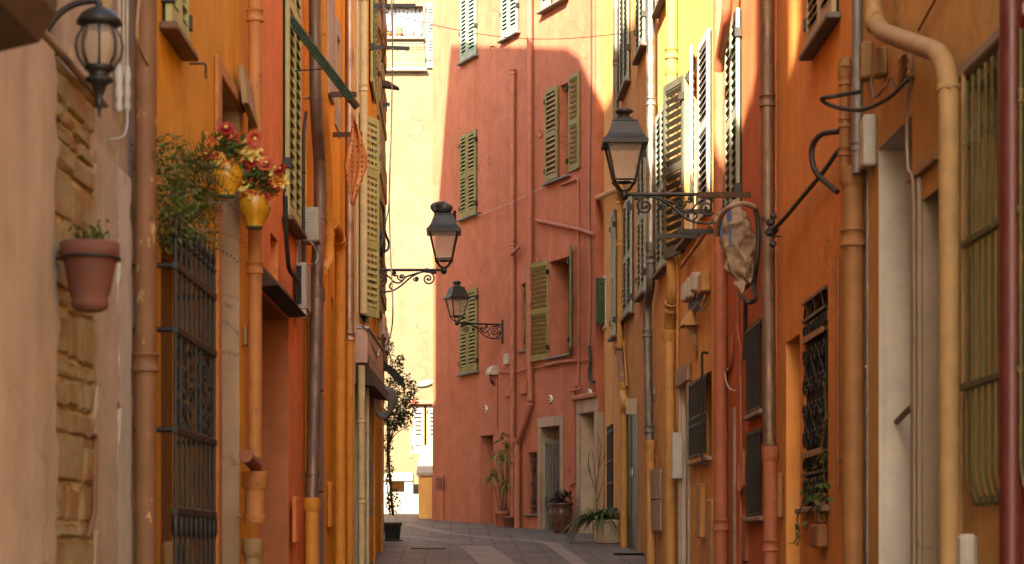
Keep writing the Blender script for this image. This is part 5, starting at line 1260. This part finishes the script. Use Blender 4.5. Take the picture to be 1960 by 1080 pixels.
p = WL.at(362, 122); g = G(); g.tube(fillet([p, p + Vector((.0, -.09, .0)), p + Vector((0, -.09, -.08))], .02), .007, 6); g.done('wall_hook', M['rust'], WL, base=p, label='small iron hook right of the amber house shutters', cat='hook')

# ------------------------------------------------------------------ pots and plants
rg = random.Random(21)
def plant(label, cat, name, c, r0, r1, h, pm, group=None):
    t = thing(name, label, cat, base=c, group=group); g = potgeo(c, r0, r1, h); g.done('pot', M[pm], parent=t)
    g = G(); g.lathe((c[0], c[1], c[2] + h - .05), [(r1*.9, 0), (r1*.6, .015), (0.01, .02)], 18); g.done('soil', M['soil'], parent=t); return t
def foot(px, Y): x = (px - CX)/F*Y; return Vector((x, Y, ground(Y) + .008))
# left tree
c = foot(751, 31.2); k_ = 31.2/F
t = plant('slender dark leaved tree in a black tub at the end of the left row', 'tree', 'potted_tree', c, .11, .14, .27, 'blackp')
g = G(); g.lathe(c, [(.15, 0), (.155, .012), (.1, .015)], 20); g.done('saucer', M['blackp'], parent=t)
def tp(px, py, dy=0.0): return Vector(((px - CX)*k_, 31.2 + dy, (CY - py)*k_))
g = G()
g.tube(spline([tp(752, 985), tp(748, 940, .02), tp(744, 880), tp(744, 850)], 5), .022, 8, r1=.016); g.tube(spline([tp(747, 985), tp(741, 930, .03), tp(741, 870), tp(742, 800, .02)], 5), .012, 7, r1=.008)
for e in ((760, 800, .1), (772, 790, -.1), (752, 740, .05), (738, 770, -.1), (786, 812, .1), (748, 680, 0), (742, 650, .05), (765, 745, -.05)):
    g.tube(spline([tp(744, 852), tp((744*2 + e[0])/3, 830, e[2]*.4), tp(e[0], e[1], e[2])], 6), .011, 6, r1=.003)
g.done('trunk', M['bark'], parent=t)
g = G()
for px, py, rx, rz, n in ((784, 775, .14, .18, 300), (790, 745, .07, .14, 110), (775, 730, .1, .14, 120), (766, 690, .07, .1, 70), (754, 800, .16, .20, 800), (776, 805, .13, .15, 210), (768, 765, .15, .16, 240), (750, 745, .13, .2, 330), (757, 705, .11, .16, 220), (745, 670, .07, .12, 110), (742, 648, .03, .06, 26), (786, 790, .1, .08, 60), (742, 850, .08, .2, 160), (752, 960, .11, .2, 260), (744, 905, .07, .2, 150)):
    bush(g, tp(px, py), (rx, .2, rz), int(n*1.05), .05, rg, .7)
g.done('crown', M['lf'], parent=t)
g = G()
for k in range(40): p = tp(rg.uniform(752, 776), rg.uniform(945, 1000), rg.uniform(-.15, 0)); g.leaf(p, (rg.uniform(-.3, .8), -.3, rg.uniform(-.4, .6)), rg.uniform(.04, .1), .012, droop=.5)
g.done('undergrowth', M['lf2'], parent=t)
# pink house pots
def wpt(px, out): a = WP.at(px, 1000, out); w = WP.world(a); w.z = ground(w.y) + .008; return w
c = wpt(962, .2); t = plant('tall spiky dracaena in a terracotta pot by the pink pipe', 'potted plant', 'potted_plant', c, .10, .15, .27, 'terra'); k_ = c.y/F
g = G(); gl = G()
for px, py, bx in ((962, 880, 2), (950, 905, -4), (940, 908, -8), (972, 860, 5), (955, 870, -2), (968, 925, 4)):
    e = Vector(((px - CX)*k_, c.y + rg.uniform(-.08, .08), (CY - py)*k_)); g.tube(spline([c + Vector((bx*k_*.8, 0, .25)), c.lerp(e, .55) + Vector((rg.uniform(-.04, .04), 0, .05)), e], 6), .011, 6, r1=.008)
    rosette(gl, e, 30, .27, .022, rg, .75, (-.4, 1.2))
g.done('stem', M['bark'], parent=t); gl.done('leaves', M['lfy'], parent=t)
g = G()
for k in range(26): p = Vector(((rg.uniform(955, 985) - CX)*k_, c.y + rg.uniform(-.05, .1), (CY - rg.uniform(828, 850))*k_)); g.leaf(p, (rg.gauss(0, 1), rg.gauss(0, 1), rg.uniform(-.2, .3)), .16, .07, droop=.3)
g.tube([c + Vector((.06, .03, .25)), Vector(((970 - CX)*k_, c.y, (CY - 845)*k_))], .009, 6); g.done('fig_branch', M['lf2'], parent=t)
c = wpt(975, .13); t = plant('small cracked terracotta pot with bare stalks beside the dracaena', 'potted plant', 'potted_plant', c, .09, .13, .19, 'terrad')
g = G()
for k in range(5): g.tube([c + Vector((rg.uniform(-.05, .05), rg.uniform(-.05, .05), .17)), c + Vector((rg.uniform(-.08, .08), rg.uniform(-.05, .05), rg.uniform(.35, .9)))], .006, 5)
g.done('stem', M['bark'], parent=t)
c = wpt(1074, .30); t = thing('potted_plant', 'purple leaved plant in a dark glazed urn before the gated doorway', 'potted plant', base=c)
g = G(); g.lathe(c, [(.11, 0), (.12, .02), (.15, .12), (.185, .28), (.19, .36), (.175, .43), (.20, .45), (.21, .48), (.18, .48), (.17, .44)], 26); g.done('urn', M['urn'], parent=t)
g = G()
for k in range(26): p = c + Vector((rg.gauss(0, .08), rg.gauss(0, .08), .44 + rg.uniform(0, .2))); rosette(g, p, 9, .2, .028, rg, .5, (-.2, 1.2))
g.done('leaves', M['lfp'], parent=t)
def wpo(px, out): a = WO2.at(px, 1000, out); w = WO2.world(a); w.z = ground(w.y) + .008; return w
c = wpo(1159, .22); t = thing('potted_plant', 'strappy green agapanthus in a square ribbed concrete planter at the corner', 'potted plant', base=c)
g = G(); h_ = .33; a, b = .165, .19
g.add([(c.x - a, c.y - a, c.z), (c.x + a, c.y - a, c.z), (c.x + a, c.y + a, c.z), (c.x - a, c.y + a, c.z), (c.x - b, c.y - b, c.z + h_), (c.x + b, c.y - b, c.z + h_), (c.x + b, c.y + b, c.z + h_), (c.x - b, c.y + b, c.z + h_)], [(0,3,2,1), (4,5,6,7), (0,1,5,4), (1,2,6,5), (2,3,7,6), (3,0,4,7)])
for k in range(11): u = -1 + 2*(k + .5)/11; g.tube([(c.x + u*a*.96, c.y - a - .004, c.z + .02), (c.x + u*b*.96, c.y - b - .004, c.z + h_ - .05)], .013, 5)
g.box(c.x - b - .012, c.x + b + .012, c.y - b - .012, c.y + b + .012, c.z + h_ - .03, c.z + h_ + .005, .006); g.done('planter', M['concrete'], parent=t)
g = G()
for k in range(170):
    a_ = rg.uniform(0, 6.28); e_ = rg.uniform(.35, 1.3); p = c + Vector((rg.gauss(-.06, .1), rg.gauss(0, .07), h_)); g.leaf(p, (math.cos(a_)*math.cos(e_), math.sin(a_)*math.cos(e_), math.sin(e_)), rg.uniform(.35, .62), .035, droop=rg.uniform(.5, 1.0), seg=4)
for k in range(46): p = c + Vector((-.16 + rg.uniform(-.08, .05), -.1 + rg.gauss(0, .07), h_ + .03)); g.leaf(p, (-1, rg.uniform(-.5, .4), rg.uniform(.2, 1)), rg.uniform(.4, .62), .032, droop=rg.uniform(.8, 1.4), seg=4)
g.done('leaves', M['lf2'], parent=t)
g = G(); k_ = c.y/F; W2 = lambda px, py, d=0: Vector(((px - CX)*k_, c.y + d, (CY - py)*k_))
for L in (((1143, 985), (1141, 940), (1146, 890), (1144, 850)), ((1142, 945), (1130, 910), (1122, 885)), ((1144, 900), (1153, 880), (1160, 865)), ((1141, 935), (1137, 890), (1132, 860)), ((1146, 890), (1150, 860), (1146, 835)), ((1130, 910), (1126, 880), (1128, 862)), ((1143, 960), (1152, 930), (1156, 905))): g.tube(spline([W2(*p) for p in L], 4), .009, 5, r1=.003)
g.done('bare_twigs', M['bark'], parent=t)
# hanging pot near left
c0 = WL.at(135, 590, .12); c = WL.world(c0); k_ = c.y/F; c = Vector(((172 - CX)*k_, c.y, (CY - 596)*k_))
t = thing('hanging_pot', 'brown terracotta pot with sprouts hung on the rubble stone strip', 'flower pot', base=c)
g = G(); q = lambda px: px*k_
g.lathe(c, [(q(24), 0), (q(34), q(6)), (q(36), q(16)), (q(34), q(24)), (q(40), q(40)), (q(50), q(96)), (q(51), q(98)), (q(57), q(102)), (q(57), q(130)), (q(52), q(132)), (q(48), q(122))], 28); g.done('pot', M['terrad'], parent=t)
g = G(); g.tube([c + Vector((q(57.5)*math.cos(2*math.pi*i/28), q(57.5)*math.sin(2*math.pi*i/28), q(101))) for i in range(29)], .006, 6, cap=False); g.tube([c + Vector((-q(55), 0, q(101))), c + Vector((-q(80), 0, q(101))), c + Vector((-q(80), 0, q(60)))], .007, 6); g.done('holder_ring', M['iron'], parent=t)
g = G()
for k in range(110): p = c + Vector((rg.gauss(0, q(20)), rg.gauss(0, q(18)), q(126) + abs(rg.gauss(0, q(16))))); g.leaf(p, (rg.gauss(0, 1), rg.gauss(0, 1), 1), .035, .016, droop=.2)
g.done('leaves', M['lfern'], parent=t)
# fern over the gate
t = thing('hanging_fern', 'feathery green fern spilling over the iron gate', 'plant', WL, WL.at(345, 380, .12)); g = G()
for k in range(130):
    o_ = rg.uniform(.06, .3); p = WL.at(rg.uniform(302, 350), rg.uniform(290, 470), .0); p.y = -o_*.6
    d = Vector((rg.gauss(.1, .5), -abs(rg.gauss(.5, .5)), rg.gauss(.25, .6))).normalized(); L = rg.uniform(.12, .24); up = Vector((rg.gauss(0, 1), rg.gauss(0, 1), 1)); sd = d.cross(up).normalized()
    for i in range(9):
        u = i/9; pp = p + d*L*u - Vector((0, 0, 1))*.35*L*u*u
        for s_ in (-1, 1): g.leaf(pp, d*.5 + sd*s_, .045*(1 - u*.6), .012, seg=1)
for px, py, rx, rz, n in ((318, 420, .3, .16, 700), (325, 370, .3, .14, 600), (315, 320, .25, .13, 450), (340, 440, .25, .1, 400), (308, 285, .2, .08, 160)):
    p = WL.at(px, py, .14); bush(g, p, (rx, .14, rz), n, .026, rg, .8)
g.done('fronds', M['lfern'], parent=t)
g = G()
for k in range(10): a_ = WL.at(rg.uniform(315, 345), 470, .05); g.tube(spline([a_, WL.at(rg.uniform(315, 345), 420, .08), WL.at(rg.uniform(320, 360), rg.uniform(330, 400), .10)], 5), .003, 5)
g.done('stem', M['bark'], parent=t)
# flower pots
def flowerpot(label, px, py, W, pxw, seed):
    rg = random.Random(seed); Yd = W.depth(pxw); k_ = Yd/F; c = Vector(((px - CX)*k_, Yd, (CY - py)*k_)); q = lambda v: v*k_
    t = thing('flower_pot', label, 'flower pot', base=c, group='yellow glazed flower pots on the amber house')
    g = G(); g.lathe(c, [(q(14), 0), (q(17), q(4)), (q(16), q(9)), (q(26), q(24)), (q(31), q(40)), (q(30), q(54)), (q(22), q(65)), (q(24), q(71)), (q(20), q(71)), (q(17), q(64))], 26); pt = g.done('pot', M['glaze'], parent=t)
    g = G(); g.lathe(c + Vector((0, 0, -.001)), [(q(14.6), 0), (q(16.8), q(4)), (q(14), q(7))], 22); g.done('foot_ring', M['dgreen'], parent=pt)
    g = G(); g.tube([c + Vector((q(20), -q(12), q(28))), c + Vector((q(29), q(-3), q(40)))], q(3.2), 6); g.done('painted_leaf', M['dgreen'], parent=pt)
    g = G(); bush(g, c + Vector((q(6), 0, q(88))), (q(46), q(34), q(28)), 420, .055, rg, .7)
    for k in range(5): g.leaf(c + Vector((q(10), 0, q(80))), (rg.uniform(-.2, 1), rg.gauss(0, .4), rg.uniform(.2, .9)), .2, .09, droop=.2)
    g.done('foliage', M['lf2'], parent=t)
    cols = ['fr', 'fo', 'fy', 'fr', 'fy', 'fp', 'fo', 'fy', 'fr', 'fp', 'fy', 'fo', 'fr', 'fy', 'fy', 'fp']
    for k in range(38):
        a_ = rg.uniform(0, 6.28); u = rg.uniform(.35, 1); p = c + Vector((q(8) + q(54)*u*math.cos(a_), -abs(q(36)*u*math.sin(a_ + 1)), q(92) + q(38)*u*math.sin(a_))); mk = cols[k % 16]; g = G()
        nrm = Vector((rg.gauss(.1, .3), -1, rg.gauss(.35, .3))).normalized(); s1 = nrm.orthogonal().normalized(); s2 = nrm.cross(s1); R_ = q(18) * rg.uniform(.8, 1.2); n = 6 if mk == 'fy' else 14 if mk == 'fp' else 10
        for lay in range(1 if mk == 'fy' else 3):
            for i in range(n): b_ = 2*math.pi*(i + lay*.5)/n; d = s1*math.cos(b_) + s2*math.sin(b_) + nrm*(.25 + .55*lay); g.leaf(p, d, R_*(1 - .25*lay), R_*(.55 if mk == 'fy' else .5), up=nrm, droop=.1)
        fl = g.done('flower', M[mk], parent=t)
        g = G(); g.blob(p + nrm*R_*.22, (R_*.2,)*3, 7, 5); g.done('flower_centre', M['fy' if mk != 'fy' else 'fo'], parent=fl)
flowerpot('yellow glazed pot of red and yellow flowers, the upper and nearer of two', 434, 378, WL, 396, 31)
flowerpot('yellow glazed pot of red and orange flowers, the lower and farther of two', 487, 438, WL, 450, 32)
# ivy on the barred window
t = thing('ivy_plant', 'trailing green ivy climbing the ornate barred window', 'ivy', WR, WR.at(1560, 968, .05)); g = G(); gs = G()
def iv(px, py, n, sp): 
    for k in range(max(2, int(n*.5))): p = WR.at(px + rg.gauss(0, sp), py + rg.gauss(0, sp*1.3), .05 + rg.uniform(0, .07)); g.leaf(p, (rg.gauss(0, 1), rg.gauss(0, .5), rg.gauss(-.2, .7)), .05, .042, up=(rg.gauss(0, .4), -1, .3), seg=1)
for a_ in ((1577, 730, 10, 3), (1580, 800, 10, 4), (1572, 842, 8, 4), (1577, 870, 16, 5), (1570, 900, 16, 6), (1578, 925, 16, 5), (1556, 952, 26, 9), (1540, 948, 18, 6), (1570, 960, 20, 8), (1565, 980, 18, 7), (1538, 985, 5, 3), (1528, 1010, 8, 4), (1533, 1018, 8, 3), (1520, 1035, 5, 4), (1548, 1000, 8, 4)): iv(*a_)
for L in (((1577, 730), (1580, 800), (1574, 870), (1578, 930), (1560, 955)), ((1540, 960), (1526, 990), (1530, 1015), (1520, 1040)), ((1560, 965), (1545, 985), (1546, 1008)), ((1570, 965), (1562, 990))): gs.tube(spline([WR.at(*p, .06) for p in L], 5), .005, 5)
gs.done('stem', M['bark'], parent=t); g.done('leaves', M['lf2'], parent=t)
for px, lab, pm, gr in ((743, 'terracotta pot with dark shoots on the sunlit window sill', 'terra', 'lf'), (764, 'terracotta pot with bright green plant on the sunlit window sill', 'terra', 'lfy'), (801, 'white empty pot on the sunlit window sill', 'whites', None)):
    p = WB.at(px, 73, .02); 
    t = thing('window_pot', lab, 'flower pot', WB, p) if pm else None
    g = potgeo((p.x, p.y + .05, p.z + .005), .05, .075, .12, .02, 18); g.done('pot', M[pm], parent=t)
    if gr:
        g = G(); bush(g, (p.x, p.y + .05, p.z + (.19 if gr == 'lfy' else .14)), (.08, .06, .09 if gr == 'lfy' else .03), 90, .05, rg, .6); g.done('leaves', M[gr], parent=t)
# ------------------------------------------------------------------ light, air, camera
SUN = SUN.normalized()
sl = bpy.data.lights.new('sun', 'SUN'); sl.energy = 5; sl.angle = R(.53); sl.color = (1, .93, .82)
so = bpy.data.objects.new('sun', sl); COL.objects.link(so); so.rotation_euler = SUN.to_track_quat('-Z', 'Y').to_euler(); so.location = (-20, -40, 40)
wd = bpy.data.worlds.new('World'); SC.world = wd; wd.use_nodes = True; nt = wd.node_tree; nt.nodes.clear()
sky = nt.nodes.new('ShaderNodeTexSky'); sky.sky_type = 'NISHITA'; sky.sun_disc = False
sky.sun_elevation = math.asin(-SUN.z); sky.sun_rotation = math.atan2(-SUN.x, -SUN.y) % (2*math.pi); sky.dust_density = 2.0; sky.air_density = 1.0
bg = nt.nodes.new('ShaderNodeBackground'); bg.inputs[1].default_value = .12
wo = nt.nodes.new('ShaderNodeOutputWorld'); nt.links.new(sky.outputs[0], bg.inputs[0]); nt.links.new(bg.outputs[0], wo.inputs[0])
cam = bpy.data.cameras.new('camera'); co = bpy.data.objects.new('camera', cam); COL.objects.link(co); SC.camera = co
co.location = (0, 0, 0); co.rotation_euler = (R(90), 0, 0)
cam.sensor_width = 36; cam.lens = F / 1960 * 36; cam.shift_x = (980 - CX) / 1960; cam.shift_y = (CY - 540) / 1960
cam.clip_start = .05; cam.clip_end = 2000
cam.dof.use_dof = True; cam.dof.focus_distance = 29; cam.dof.aperture_fstop = 4.8
vs_ = SC.view_settings; vs_.view_transform = 'Standard'; vs_.look = 'None'; vs_.gamma = 1; vs_.exposure = 2.92; vs_.use_curve_mapping = False
try:
    vs_.use_white_balance = True; vs_.white_balance_temperature = 7600; vs_.white_balance_tint = 4
except Exception: pass
cy_ = SC.cycles; cy_.max_bounces = 10; cy_.diffuse_bounces = 7; cy_.transparent_max_bounces = 8; cy_.glossy_bounces = 3
cy_.use_denoising = True; cy_.caustics_reflective = False; cy_.sample_clamp_indirect = 8
